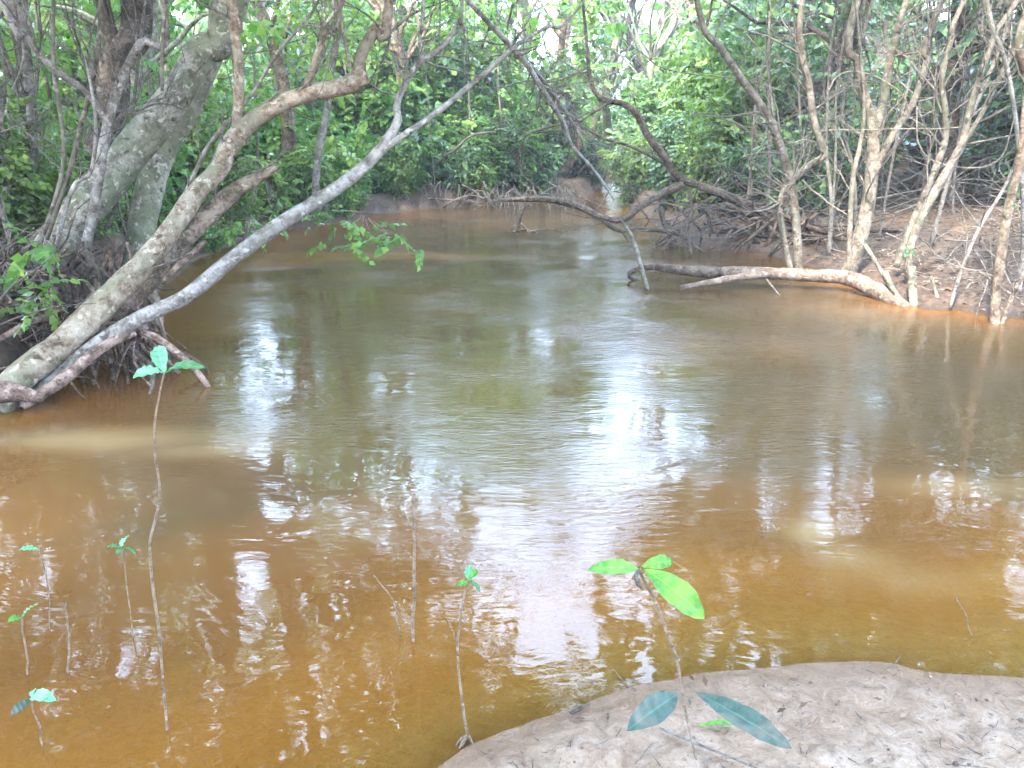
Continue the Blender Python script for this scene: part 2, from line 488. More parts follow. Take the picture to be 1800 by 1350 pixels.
keep = shore_dist(GX, GY) > -0.7
qk = (keep[:-1, :-1] | keep[1:, 1:] | keep[:-1, 1:] | keep[1:, :-1]).ravel()
qw = Q[qk]
used, inv = np.unique(qw, return_inverse=True)
Vw = V[used].copy(); Vw[:, 2] = 0
me = np_mesh('river_water', Vw, inv.reshape(qw.shape), water_material(), True)
a = me.attributes.new('depth', 'FLOAT', 'POINT')
a.data.foreach_set('value', np.clip(-GZ.ravel()[used], 0, 2).astype(np.float32))
a = me.attributes.new('flow', 'FLOAT', 'POINT')
fx, fy = Vw[:, 0], Vw[:, 1]
fl = 0.10 + 0.8 * np.exp(-((fx - 0.4) / 0.7) ** 2 - ((fy - 3.5) / 0.75) ** 2) + 1.6 * np.exp(-((fx - 1.3) / 1.4) ** 2 - ((fy - 6.4) / 1.1) ** 2) + 2.2 * np.exp(-((fx - 1.75 + .35 * (fy - 6.3)) / .7) ** 2 - ((fy - 6.3) / .45) ** 2) + .5 * smooth(3.4, 4.6, fy) + 1.0 * smooth(6, 10, fy)
for sx_, sy_ in ((0.6, 12.2), (1.6, 11.0), (2.0, 10.0), (-.4, 15)):
    fl = fl + 5 * np.exp(-((fx - sx_) / .5) ** 2 - ((fy - sy_) / .35) ** 2)
a.data.foreach_set('value', fl.astype(np.float32))
SILT = [(G(120, 770), 0.75, 0.16, 1.0), (G(330, 790), 0.4, 0.12, .5), (G(1440, 940), 0.13, 0.14, 1.0), (G(1510, 985), 0.18, 0.10, .8), (G(1600, 1020), 0.2, 0.10, .45), (G(640, 450), 1.4, 0.22, .8), (G(1700, 860), .4, .12, .35)]
si = np.zeros(len(fx))
for c, rx, ry, am in SILT:
    wx = fx + 0.25 * fbm(fx * 2.1, fy * 2.1, 3, 9); wy = fy + 0.12 * fbm(fx * 2.3, fy * 2.3, 3, 19)
    si = np.maximum(si, am * np.exp(-((wx - c.x) / rx) ** 2 - ((wy - c.y) / ry) ** 2))
a = me.attributes.new('silt', 'FLOAT', 'POINT')
a.data.foreach_set('value', si.astype(np.float32))
link('river_water', me, kind='structure', label='muddy amber brown river water with sky reflections')

# ------------------------------------------------------------------ foliage
def spray_template(n=9, L=0.46, leaf=0.15, wid=0.055, seed=0):
    r = np.random.default_rng(seed)
    V, Qs = [], []
    for i in range(n):
        t = (i + 0.6) / n
        s = 1 if i % 2 else -1
        base = np.array([0, t * L, -0.10 * L * t * t])
        yaw = s * r.uniform(0.6, 1.15) * (1.0 - 0.55 * t)
        if i == n - 1: yaw = 0.1
        l = leaf * r.uniform(0.75, 1.15)
        w = wid * r.uniform(0.8, 1.2)
        dr = r.uniform(-0.55, 0.1)
        d = np.array([math.sin(yaw) * math.cos(dr), math.cos(yaw) * math.cos(dr), math.sin(dr)])
        side = np.cross(d, [0, 0, 1]); side /= np.linalg.norm(side)
        up = np.cross(side, d)
        tw = r.uniform(-0.6, 0.6)
        side2 = side * math.cos(tw) + up * math.sin(tw)
        k = len(V)
        V += [base, base + d * l * 0.45 + side2 * w + up * 0.012, base + d * l - up * 0.02, base + d * l * 0.45 - side2 * w + up * 0.012]
        Qs.append([k, k + 1, k + 2, k + 3])
    return np.array(V), np.array(Qs)

TEMPL = [spray_template(seed=s) for s in range(6)]

def place_sprays(cent, scale, outw=None, droop=0.25, r=None):
    """cent (N,3); returns V,Q of all the leaves"""
    r = r or nrg
    n = len(cent)
    if n == 0: return np.zeros((0, 3)), np.zeros((0, 4), int)
    d = r.normal(size=(n, 3))
    if outw is not None: d = d * 0.7 + outw * 1.2
    d[:, 2] = d[:, 2] * 0.6 - droop
    d /= np.linalg.norm(d, axis=1, keepdims=True)
    up = np.tile([0.0, 0, 1], (n, 1)) + r.normal(size=(n, 3)) * 0.45
    x = np.cross(d, up); x /= np.maximum(np.linalg.norm(x, axis=1, keepdims=True), 1e-6)
    z = np.cross(x, d)
    sc = scale * r.uniform(0.7, 1.3, n)
    Vs, Qs, off = [], [], 0
    which = r.integers(0, len(TEMPL), n)
    for k, (tv, tq) in enumerate(TEMPL):
        s = np.where(which == k)[0]
        if not len(s): continue
        w = (tv[None, :, 0, None] * x[s][:, None] + tv[None, :, 1, None] * d[s][:, None] + tv[None, :, 2, None] * z[s][:, None]) * sc[s][:, None, None] + cent[s][:, None]
        Vs.append(w.reshape(-1, 3))
        q = tq[None] + (np.arange(len(s)) * len(tv))[:, None, None] + off
        Qs.append(q.reshape(-1, 4)); off += len(s) * len(tv)
    return np.concatenate(Vs), np.concatenate(Qs)

# openings of the canopy over the river, given where the water mirrors them (photo px) ...
GAPS = [(950, 550, 60, 140), (1105, 620, 60, 130), (1120, 800, 110, 100), (1050, 930, 75, 100), (965, 1085, 112, 130), (690, 745, 32, 55), (455, 680, 27, 120),
        (480, 860, 40, 60), (413, 1090, 30, 45), (555, 1280, 50, 45), (665, 1240, 45, 40), (445, 990, 45, 60), (200, 1160, 40, 60), (95, 1130, 14, 60),
        (900, 960, 60, 80), (1000, 480, 120, 40), (310, 690, 22, 40), (860, 1010, 30, 40), (275, 1120, 25, 30), (20, 905, 14, 30), (90, 1260, 25, 60), (1460, 900, 30, 45), (1780, 1030, 30, 50)]
# ... and where they are seen directly
GAPD = [(330, 20, 10, 16), (150, 60, 12, 22), (480, 45, 12, 14), (690, 22, 12, 16), (860, 60, 10, 14), (1130, 125, 12, 14), (1065, 30, 10, 12), (1290, 50, 10, 14), (1010, 215, 10, 16), (1640, 30, 8, 14), (985, 60, 16, 34), (1195, 14, 34, 18), (540, 5, 36, 10), (1400, 215, 16, 30)]

def gap_keep(c, soft=0.25):
    keep = np.ones(len(c), bool)
    m = c.copy(); m[:, 2] *= -1
    for src, lst in ((m, GAPS), (c, GAPD)):
        px, py = proj(src)
        j = 1 + nrg.normal(size=len(c)) * soft
        for cx, cy_, rx, ry in lst:
            keep &= ~((((px - cx) / rx) ** 2 + ((py - cy_) / ry) ** 2 < np.abs(j)) & (src[:, 1] > 0))
    return keep

def crown_leaves(lobes, per, scale, rad, r=None):
    """lobes: list of world points; returns V,Q"""
    r = r or nrg
    cs, ow = [], []
    for L in lobes:
        L = np.array(L, float)
        d = r.normal(size=(per, 3)); d /= np.linalg.norm(d, axis=1, keepdims=True)
        q = rad * r.uniform(0.35, 1.0, per)[:, None] ** 0.6 * np.array([1.0, 1.0, 0.55]) * d
        cs.append(L + q); ow.append(d)
    cs, ow = np.concatenate(cs), np.concatenate(ow)
    k = gap_keep(cs)
    return place_sprays(cs[k], scale, ow[k], 0.2, r)

def limb_path(a, b, sag, n=5):
    a, b = np.array(a, float), np.array(b, float)
    out = []
    for i in range(n):
        t = i / (n - 1)
        p = a * (1 - t) + b * t
        p[2] += sag * math.sin(math.pi * t)
        if 0 < i < n - 1:
            p += nrg.normal(size=3) * np.linalg.norm(b - a) * 0.035
        out.append(p)
    return out

def add_crown(root, tips, lobes_per, spread, leafm, per=50, scale=0.95, rad=1.0, barkm=None, r0=0.05):
    """limbs from the given tips out to lobes of leaves; crown and twigs as parts"""
    lobes = []
    mb = MB()
    for t in tips:
        t = np.array(t, float)
        for k in range(lobes_per):
            off = nrg.normal(size=3) * np.array([spread, spread, spread * 0.45])
            off[2] = abs(off[2]) * 0.9
            e = t + off
            lobes.append(e)
            tube(mb, limb_path(t, e, 0.25), [r0, r0 * .75, r0 * .5, r0 * .3, r0 * .12], 5, 2, 0)
    V_, Q_ = crown_leaves(lobes, per, scale, rad)
    mb.build('bough', barkm, root)
    m = MB(); m.add(V_, Q_)
    m.build('crown', leafm, root, smooth_=False)

def twig_tree(mb, p, d, L, r, depth, rg, up=0.15, kids=(2, 4), minr=0.0012):
    """recursive bare twig"""
    n = 5
    pts, q = [np.array(p)], np.array(d, float)
    for i in range(n):
        q = q + np.array([rg.gauss(0, .2), rg.gauss(0, .2), rg.gauss(0, .15) + up * 0.25])
        q /= np.linalg.norm(q)
        pts.append(pts[-1] + q * L / n)
    rr = [max(r * (1 - 0.8 * i / n), minr) for i in range(n + 1)]
    tube(mb, pts, rr, 4, 2 if depth > 1 else 1, 0)
    if depth > 0:
        for k in range(rg.randint(*kids)):
            i = rg.randint(1, n - 1)
            dd = q * 0.6 + np.array([rg.gauss(0, .7), rg.gauss(0, .7), rg.gauss(0, .45) + up])
            dd /= np.linalg.norm(dd)
            twig_tree(mb, pts[i], dd, L * rg.uniform(.4, .7), rr[i] * .6, depth - 1, rg, up, kids, minr)

def twigs_on(mb, path, count, L, rg, depth=2, up=0.2, t0=0.25, r=None):
    p, rad = path
    for k in range(count):
        i = int(rg.uniform(t0, 0.98) * (len(p) - 1))
        d = np.array([rg.gauss(0, 1), rg.gauss(0, 1), rg.gauss(0.2, .8)])
        t = p[min(i + 1, len(p) - 1)] - p[max(i - 1, 0)]
        t /= np.linalg.norm(t) + 1e-9
        d = d / np.linalg.norm(d) + t * 0.7
        d /= np.linalg.norm(d)
        twig_tree(mb, p[i], d, L * rg.uniform(.5, 1.3), r or min(rad[i] * 0.4, 0.012), depth, rg, up)

tr = random.Random(5)

def traced_tree(name, label, trunk, branches=(), bm='bark_pale', tw=8, twL=0.8, root_name='trunk', cat='tree', crown=None, sides=12, twdepth=2, twmat='twig', group=None, ext=True, twt0=0.25):
    """trunk/branches: pixel/distance traces. crown: (leaf material, lobes, spread, [tip points] or None)"""
    p0, _ = P(trunk[0][0], trunk[0][1], trunk[0][2])
    root = empty(name, p0, label, cat, group)
    mb = MB()
    paths = [limb(mb, trunk, sides, 6)]
    mb.build(root_name, M[bm], root)
    for b in branches:
        mb = MB()
        b0 = b
        s = 8 if max(q[3] for q in b) < 20 else sides
        paths.append(limb(mb, b, s, 6))
        mb.build('branch', M[bm], root)
    if tw:
        mb = MB()
        for pa in paths:
            twigs_on(mb, pa, tw, twL, tr, twdepth, t0=twt0)
        mb.build('twigs', M[twmat], root, kind='stuff')
    if crown:
        lm, n, spread, tips = crown
        add_crown(root, tips, n, spread, M[lm], barkm=M[bm])
    return root, paths

# ================================================================== LEFT BANK, traced trees
# A: pale leaning tree over the water
def up_from(px, py, Y, z, dx=0, dy=0):
    p, _ = P(px, py, Y)
    return (p.x + dx, p.y + dy, z)

def with_top(trace, x, y, z, r):
    """adds an end beyond the frame given in metres (encoded as pixels)"""
    v = np.array([[x, y, z]])
    px, py = proj(v)
    dep = y * CP - (z - CAM_H) * SP
    return list(trace) + [(float(px[0]), float(py[0]), y, 2 * r * F / dep)]

A = [(-10, 715, 4.45, 74), (45, 655, 4.6, 66), (110, 605, 4.8, 62), (180, 535, 5.0, 60), (240, 478, 5.2, 56), (300, 405, 5.4, 46), (345, 340, 5.6, 42), (385, 296, 5.7, 40), (400, 262, 5.75, 42),
     (432, 222, 5.8, 42), (490, 184, 5.85, 36), (550, 163, 5.9, 35), (605, 152, 5.95, 38), (640, 132, 6.0, 40)]
A_up = with_top([(632, 140, 6.0, 32), (634, 100, 6.05, 28), (660, 50, 6.1, 24), (685, 0, 6.15, 22)], -0.6, 6.6, 5.2, 0.03)
A_v = with_top([(416, 240, 5.78, 26), (420, 170, 5.8, 24), (419, 100, 5.8, 22), (408, 40, 5.8, 22), (402, -10, 5.8, 20)], -2.5, 5.8, 5.0, 0.03)
A_s = with_top([(535, 160, 5.9, 14), (552, 110, 5.95, 14), (575, 50, 6.0, 13), (598, 0, 6.0, 11)], -1.2, 6.3, 4.4, 0.01)
A_s2 = with_top([(615, 120, 6.0, 10), (606, 70, 6.0, 8), (592, 10, 6.0, 7)], -1.4, 6.2, 4.0, 0.008)
traced_tree('leaning_tree', 'pale smooth-barked tree leaning far over the water and bending up at a knuckle', A, [A_up, A_v, A_s, A_s2], 'bark_warm', tw=5, twL=0.7, twt0=0.6,
            crown=('leaf', 4, 1.1, [(-0.6, 6.6, 5.2), (-2.5, 5.8, 5.0), (-1.2, 6.3, 4.6)]))
# B: broken limb
B = [(205, 560, 5.25, 40), (262, 492, 5.4, 44), (330, 415, 5.6, 42), (385, 360, 5.75, 40), (425, 328, 5.8, 34), (462, 308, 5.85, 22), (486, 294, 5.85, 12)]
traced_tree('broken_tree', 'short leaning trunk with a dark snapped-off end behind the pale leaning tree', B, [[(285, 500, 5.3, 10), (300, 480, 5.25, 12), (330, 452, 5.25, 14), (362, 425, 5.3, 9)]], 'bark_brown', tw=3, twL=0.3)
# C: long grey limb
C = [(30, 720, 4.55, 34), (95, 668, 4.7, 34), (165, 610, 4.85, 36), (240, 562, 5.0, 34), (325, 522, 5.15, 32), (400, 462, 5.3, 33), (490, 395, 5.5, 32), (575, 343, 5.65, 30), (640, 293, 5.75, 27), (678, 250, 5.8, 24),
     (698, 215, 5.85, 18), (700, 175, 5.9, 15), (735, 113, 5.95, 13), (780, 80, 6.0, 11), (806, 35, 6.0, 9), (812, -10, 6.0, 8)]
C = with_top(C, -0.3, 6.3, 4.4, 0.01)
C2 = with_top([(672, 265, 5.78, 18), (705, 240, 5.8, 14), (765, 200, 5.9, 13), (850, 130, 6.1, 12), (905, 82, 6.2, 9), (960, 48, 6.3, 7), (1015, 18, 6.4, 5)], 1.3, 6.8, 3.6, 0.006)
C3 = with_top([(742, 106, 5.95, 10), (738, 60, 6.0, 9), (744, 0, 6.0, 7)], -0.5, 6.2, 4.3, 0.008)
traced_tree('leaning_tree', 'long slender grey tree reaching lowest over the water, forking into thin bare limbs', C, [C2, C3], 'bark_grey', tw=8, twL=0.7, twt0=0.55,
            crown=('leaf', 3, 0.9, [(-0.3, 6.3, 4.4), (-0.5, 6.2, 4.3)]))
# D: thick mossy trunk
WS[0] = 0.62
D = with_top([(20, 505, 6.0, 130), (95, 432, 6.1, 112), (170, 342, 6.3, 104), (245, 250, 6.5, 102), (310, 165, 6.6, 92), (355, 90, 6.7, 84), (392, 10, 6.8, 70)], -2.2, 7.2, 5.2, 0.12)
traced_tree('large_tree', 'thickest mossy grey-green trunk leaning right on the left bank', D, [], 'bark_moss', tw=3, twL=0.5, sides=18,
            crown=('leaf', 7, 2.0, [(-2.2, 7.2, 5.2), (-3.2, 7.0, 5.8)]))
E = with_top([(205, 540, 6.5, 70), (238, 470, 6.6, 74), (256, 360, 6.8, 76), (290, 260, 7.0, 72), (335, 180, 7.1, 66), (375, 95, 7.2, 62), (420, 0, 7.3, 56)], -1.4, 8.2, 6.0, 0.1)
traced_tree('large_tree', 'brown trunk standing close behind the thickest mossy trunk, its foot near the water', E, [], 'bark_moss', tw=2, twL=0.5, sides=16,
            crown=('leaf', 7, 2.0, [(-1.4, 8.2, 6.0), (-0.4, 8.8, 6.8)]))
WS[0] = 0.8
Fd = with_top([(130, 430, 8.8, 80), (165, 300, 9, 74), (195, 200, 9.1, 68), (205, 100, 9.2, 62), (240, 0, 9.3, 66)], -4.0, 9.6, 6.5, 0.14)
traced_tree('large_tree', 'dark brown almost black trunk behind the pale stems of the left bank', Fd, [[(205, 110, 9.2, 40), (190, 50, 9.2, 36), (175, -20, 9.2, 30)]], 'bark_dark', tw=3, twL=0.6, sides=14,
            crown=('leaf', 6, 1.8, [(-4.0, 9.6, 6.5), (-5.5, 9.2, 6.0)]))
traced_tree('slender_tree', 'pale upright stem at the far left edge with a knobbly grey top', with_top([(22, 470, 6.5, 30), (40, 390, 6.5, 26), (55, 300, 6.5, 22), (57, 220, 6.5, 22), (50, 130, 6.5, 22), (35, 50, 6.5, 30), (25, 0, 6.5, 34)], -4.2, 6.3, 5, .05), [],
            'bark_grey', tw=4, twL=0.5, crown=('leaf_bright', 5, 1.5, [(-4.2, 6.3, 5)]))
H = with_top([(150, 440, 5.8, 20), (168, 350, 5.8, 20), (180, 270, 5.85, 21), (193, 205, 5.9, 22), (214, 140, 5.95, 20), (248, 75, 6.0, 18), (290, 20, 6.0, 14)], -2.6, 6.0, 4.6, .02)
H2 = with_top([(190, 212, 5.9, 15), (150, 160, 5.8, 15), (110, 133, 5.7, 14), (78, 105, 5.6, 15), (40, 55, 5.5, 16), (5, 5, 5.4, 14)], -3.6, 5.2, 4.4, .02)
traced_tree('slender_tree', 'smooth grey tree forking widely in a Y in front of the dark trunk', H, [H2], 'bark_grey', tw=5, twL=0.6, crown=('leaf', 4, 1.2, [(-2.6, 6.0, 4.6), (-3.6, 5.2, 4.4)]))
GS = 'thin pale stems rising from the left bank'
traced_tree('sapling', 'thin pale stem running straight up left of the Y-forked tree', [(70, 430, 5.6, 9), (108, 310, 5.7, 9), (110, 230, 5.7, 9), (97, 140, 5.7, 9), (93, 60, 5.7, 9), (95, -40, 5.7, 8), (98, -200, 5.7, 6)], [], 'bark_pale', 4, 0.5, 'stem', group=GS)
traced_tree('sapling', 'thin pale stem crossing behind the left arm of the Y-forked tree', [(82, 420, 5.9, 10), (120, 310, 5.9, 10), (140, 230, 5.9, 11), (160, 150, 5.9, 11), (175, 60, 5.9, 11), (177, -30, 5.9, 9), (170, -200, 5.9, 7)], [], 'bark_pale', 4, 0.5, 'stem', group=GS)
traced_tree('sapling', 'short grey stem between the Y-forked tree and the mossy trunk', [(100, 430, 5.6, 9), (128, 330, 5.7, 9), (160, 300, 5.7, 8), (168, 210, 5.7, 7), (150, 100, 5.8, 6)], [], 'bark_grey', 4, 0.5, 'stem', group=GS)
traced_tree('sapling', 'thin stem rising beside the top of the mossy trunk', [(285, 160, 5.8, 7), (285, 100, 5.8, 7), (290, 20, 5.8, 7), (300, -100, 5.8, 6)], [], 'bark_pale', 2, 0.4, 'stem', group=GS)
traced_tree('sapling', 'long dark vine-like stem slanting up between the mossy trunk and the leaning tree', [(250, 530, 6.2, 6), (290, 420, 6.2, 8), (335, 320, 6.2, 9), (370, 250, 6.2, 9), (440, 170, 6.3, 8), (490, 90, 6.3, 7), (550, 20, 6.3, 6), (580, -60, 6.3, 5)], [], 'bark_grey', 6, 0.7, 'stem', group=GS)
traced_tree('slender_tree', 'slim smooth tree standing alone at the water behind the lowest leaning limb', with_top([(553, 352, 11.5, 16), (560, 270, 11.5, 17), (575, 195, 11.6, 16), (582, 130, 11.6, 15), (592, 60, 11.6, 14), (588, 0, 11.7, 13)], -3.0, 12, 6, .04),
            [[(582, 130, 11.6, 10), (560, 70, 11.6, 9), (590, 20, 11.6, 8)]], 'bark_grey', tw=5, twL=1.0, crown=('leaf', 6, 1.6, [(-3.0, 12, 6)]))

# roots of the leaning trees
rr = random.Random(12)
root_thing = empty('root_tangle', P(60, 640, 4.8)[0], 'dark tangle of roots and mud at the foot of the leaning trees', 'roots')
for k in range(150):
    px = rr.uniform(-80, 250)
    py = rr.uniform(420, 680 - max(px, 0) * .3)
    Y = 4.6 + (700 - py) / 260 + rr.uniform(-.1, .4)
    p, _ = P(px, py, Y)
    ex, ey = p.x + rr.gauss(0.1, .35), p.y - rr.uniform(-0.15, 0.45)
    e = np.array([ex, ey, gz(ex, ey) - 0.05])
    mb = MB()
    mid = (np.array(p) + e) / 2 + np.array([rr.gauss(0, .1), rr.gauss(0, .1), rr.uniform(.0, .15)])
    r0 = rr.choice((.006, .009, .012, .018, .028))
    tube(mb, [p, np.array(p) * .6 + mid * .4 + nrg.normal(size=3) * .03, mid, mid * .4 + e * .6 + nrg.normal(size=3) * .04, e], [r0, r0 * .9, r0 * .8, r0 * .6, r0 * .4], 7, 4, .15, 0.03, k)
    mb.build('root', M[('bark_dark', 'root', 'bark_umber')[k % 3]], root_thing)
mb = MB()
for a_, b_ in (([(40, 712, 4.5, 26), (110, 668, 4.6, 28), (180, 610, 4.8, 24), (235, 585, 5.0, 18)], 0), ([(-20, 690, 4.4, 60), (30, 690, 4.45, 40), (75, 700, 4.45, 20)], 0)):
    limb(mb, a_, 10, 5)
mb.build('root', M['root'], root_thing)
# sunken log under the leaning limb
mb = MB()
b0 = G(275, 545)
tube(mb, [(b0.x - .15, b0.y + .25, .12), (b0.x, b0.y, 0.06), (b0.x + .2, b0.y - .45, 0.0), (b0.x + .42, b0.y - .95, -.06)], [.06, .06, .055, .04], 10, 5, .15)
mb.build('sunken_log', M['bark_brown'], None, b0, label='half sunken brown log slanting into the water under the leaning trees', cat='log')

def brush_pile(name, label, spots, n, L, mat, rad=0.006, cat='brushwood', flat=0.25, hi=0.09):
    mb = MB()
    for k in range(n):
        x, y = spots(rr)
        if shore_dist(x, y) > -0.12: continue
        z = gz(x, y) + abs(rr.gauss(0, hi)) + .01
        an = rr.uniform(0, 2 * math.pi)
        l = L * rr.uniform(.4, 1.2)
        dz = rr.gauss(0, flat)
        d = np.array([math.cos(an), math.sin(an), dz]) * l / 3
        p = np.array([x, y, z])
        pts = [p, p + d + nrg.normal(size=3) * l * .04, p + 2 * d + nrg.normal(size=3) * l * .06, p + 3 * d + nrg.normal(size=3) * l * .06]
        r0 = rad * rr.uniform(.4, 1.6)
        tube(mb, pts, [r0, r0 * .8, r0 * .6, r0 * .25], 5, 2, 0)
    return mb.build(name, M[mat], None, smooth_=True, label=label, cat=cat, kind='stuff')

def spot_px(x0, x1, y0, y1):
    def f(r):
        v = G(r.uniform(x0, x1), r.uniform(y0, y1), 0.3)
        return v.x, v.y
    return f
brush_pile('brushwood', 'grey fallen sticks heaped over the roots of the left bank', spot_px(-80, 240, 380, 600), 280, 0.7, 'twig', .005, flat=.6, hi=.32)
brush_pile('brushwood', 'dark dead twigs tangled among the roots of the left bank', spot_px(-80, 230, 430, 690), 420, 0.5, 'bark_dark', .007, flat=.6, hi=.2)
brush_pile('brushwood', 'dark twigs littering the far left bank behind the trees', spot_px(-50, 620, 330, 400), 320, 1.1, 'twig_dark', .009, flat=.3, hi=.12)
brush_pile('brushwood', 'brown sticks and litter under the bare trees of the right bank', spot_px(1430, 1850, 400, 540), 420, 0.6, 'twig_dark', .006, flat=.35, hi=.12)
brush_pile('brushwood', 'tangle of dead branches in the dark undergrowth on the right bank', spot_px(1230, 1850, 345, 400), 260, 2.2, 'twig', .012, flat=0.45)

# ================================================================== RIGHT BANK, traced trees
WS[0] = 0.74
GB = 'bare pale stems growing from the fallen trunk on the right'
Yb = 9.0
tips = [(4.2, 10.5, 5.2), (5.6, 10, 5.0)]
traced_tree('bare_tree', 'pale bare tree on two legs whose stem leans up to the left, elbowed right fork', with_top([(1404, 480, 8.9, 20), (1402, 430, 8.9, 20), (1397, 370, 8.9, 20), (1390, 320, 8.9, 22), (1376, 270, 8.9, 20), (1350, 205, 8.9, 19), (1308, 145, 8.9, 18), (1268, 85, 8.9, 16), (1228, 15, 8.9, 14)], 1.5, 8.8, 4.6, .02),
            [[(1392, 484, 8.85, 14), (1380, 430, 8.85, 14), (1371, 375, 8.85, 15), (1376, 340, 8.87, 16), (1390, 318, 8.9, 16)],
             with_top([(1390, 318, 8.9, 18), (1420, 293, 8.9, 17), (1447, 276, 8.9, 18), (1447, 262, 8.9, 16), (1432, 215, 8.9, 16), (1422, 150, 8.9, 18), (1408, 85, 8.9, 17), (1410, 10, 8.9, 15)], 3.2, 9.2, 4.6, .03)],
            'bark_pale', tw=9, twL=1.0, crown=('leaf', 4, 1.2, [(1.6, 9.4, 4.9), (3.2, 9.6, 4.8)]))
traced_tree('bare_tree', 'tallest forked pale trunk standing on the fallen log of the right bank', with_top([(1485, 495, 8.7, 34), (1505, 440, 8.7, 36), (1524, 370, 8.7, 32), (1533, 300, 8.7, 30), (1535, 225, 8.7, 28), (1520, 170, 8.7, 22), (1508, 110, 8.7, 20), (1497, 40, 8.7, 18)], 4.0, 9.2, 4.8, .04),
            [with_top([(1536, 240, 8.7, 22), (1552, 180, 8.75, 22), (1562, 120, 8.8, 20), (1575, 60, 8.8, 18), (1592, 5, 8.8, 15)], 4.7, 9.4, 5, .04),
             with_top([(1528, 330, 8.7, 14), (1562, 250, 8.6, 16), (1605, 180, 8.6, 16), (1628, 110, 8.6, 15), (1640, 40, 8.6, 15)], 5.0, 8.8, 4.8, .03)],
            'bark_pale', tw=8, twL=1.0, crown=('leaf', 4, 1.4, [(4.0, 10, 5.2), (4.7, 10.2, 5.4)]))
traced_tree('bare_tree', 'thin curved pale stem just left of the tallest forked trunk', [(1493, 500, 8.6, 13), (1494, 400, 8.6, 12), (1500, 310, 8.6, 12), (1513, 250, 8.6, 10), (1519, 190, 8.6, 8), (1512, 90, 8.6, 6), (1500, -60, 8.6, 4)], [], 'bark_pale', tw=5, twL=0.7, group=GB)
traced_tree('bare_tree', 'pale stem bent at mid-height between the tallest trunk and the long leaning stem', with_top([(1575, 470, 8.3, 16), (1600, 400, 8.3, 15), (1635, 320, 8.3, 15), (1660, 250, 8.3, 16), (1662, 200, 8.3, 14), (1656, 140, 8.3, 13), (1672, 70, 8.3, 12), (1692, 5, 8.3, 11)], 5.1, 8.6, 4.6, .03), [],
            'bark_pale', tw=8, twL=0.9, crown=('leaf', 3, 1.2, [(5.3, 9.4, 4.8)]))
traced_tree('bare_tree', 'long straight pale stem leaning right from the water to the top corner', with_top([(1600, 520, 8.0, 18), (1598, 450, 8.0, 18), (1612, 400, 8.0, 20), (1650, 325, 8.0, 20), (1690, 255, 8.0, 19), (1706, 190, 8.0, 16), (1737, 95, 8.0, 14), (1790, 0, 8.0, 11)], 6.0, 8.2, 4.6, .03),
            [[(1668, 290, 8.0, 10), (1720, 210, 7.9, 11), (1765, 120, 7.8, 12), (1815, 40, 7.8, 12)]], 'bark_pale', tw=9, twL=0.9, crown=('leaf', 3, 1.4, [(6.0, 9, 4.8)]))
traced_tree('bare_tree', 'brown stem at the right edge standing in the water', with_top([(1748, 585, 6.7, 22), (1752, 510, 6.8, 22), (1762, 430, 6.8, 22), (1776, 350, 6.8, 20), (1796, 270, 6.8, 20), (1806, 150, 6.8, 18), (1812, 0, 6.8, 16)], 5.0, 7, 4.6, .03),
            [[(1758, 580, 6.7, 10), (1775, 530, 6.7, 10), (1800, 480, 6.7, 9)]], 'bark_brown', tw=8, twL=0.7, crown=('leaf', 3, 1.4, [(5.4, 7.6, 4.8)]))
traced_tree('bare_tree', 'thin stem slanting up right beside the brown stem in the water', [(1670, 540, 7.2, 8), (1692, 470, 7.2, 8), (1722, 400, 7.2, 8), (1765, 330, 7.2, 7), (1800, 250, 7.2, 6)], [], 'bark_grey', tw=5, twL=0.6, group=GB)
traced_tree('bare_tree', 'thin pale stem crossing the top right corner from the left', [(1790, 520, 7.6, 12), (1800, 400, 7.6, 11), (1790, 250, 7.6, 10), (1770, 120, 7.6, 10), (1740, 30, 7.6, 10), (1725, -80, 7.6, 9)], [], 'bark_grey', tw=8, twL=0.8, group=GB)
# fallen log
WS[0] = 0.88
log0 = P(1585, 535, 7.6)[0]
root = empty('fallen_log', log0, 'long pale fallen trunk lying across the water, its left end dark and hooked', 'log')
mb = MB()
lp = limb(mb, [(1592, 545, 7.45, 26), (1555, 518, 7.7, 34), (1515, 498, 7.95, 32), (1480, 487, 8.15, 28), (1420, 484, 8.25, 26), (1350, 480, 8.35, 24), (1270, 479, 8.5, 22)], 14, 6, .2)
mb.build('trunk', M['driftwood'], root)
mb = MB(); limb(mb, [(1285, 479, 8.48, 22), (1240, 477, 8.6, 23), (1195, 473, 8.7, 19), (1150, 470, 8.8, 14), (1118, 474, 8.8, 10), (1107, 485, 8.8, 8), (1125, 493, 8.8, 6)], 12, 6, .25, .02)
mb.build('broken_end', M['bark_umber'], root, label='dark hooked left end of the log')
mb = MB(); limb(mb, [(1350, 482, 8.3, 14), (1300, 487, 8.2, 15), (1250, 496, 8.1, 13), (1195, 506, 8.05, 9)], 9, 5); mb.build('branch', M['driftwood'], root)
mb = MB(); limb(mb, [(1345, 488, 8.3, 4), (1375, 525, 7.9, 4), (1405, 555, 7.5, 4)], 6, 4); mb.build('branch', M['twig'], root)
for k, sp in enumerate([[(1555, 478, 7.7, 12), (1570, 510, 7.6, 12), (1590, 538, 7.5, 12)], [(1602, 468, 7.6, 16), (1604, 505, 7.55, 16), (1607, 545, 7.45, 18)], [(1636, 485, 7.5, 7), (1645, 515, 7.45, 8), (1655, 550, 7.3, 9)], [(1520, 430, 7.9, 9), (1545, 470, 7.8, 9), (1585, 540, 7.5, 9)]]):
    mb = MB(); limb(mb, sp, 8, 4); mb.build('stump', M['bark_pale'], root)
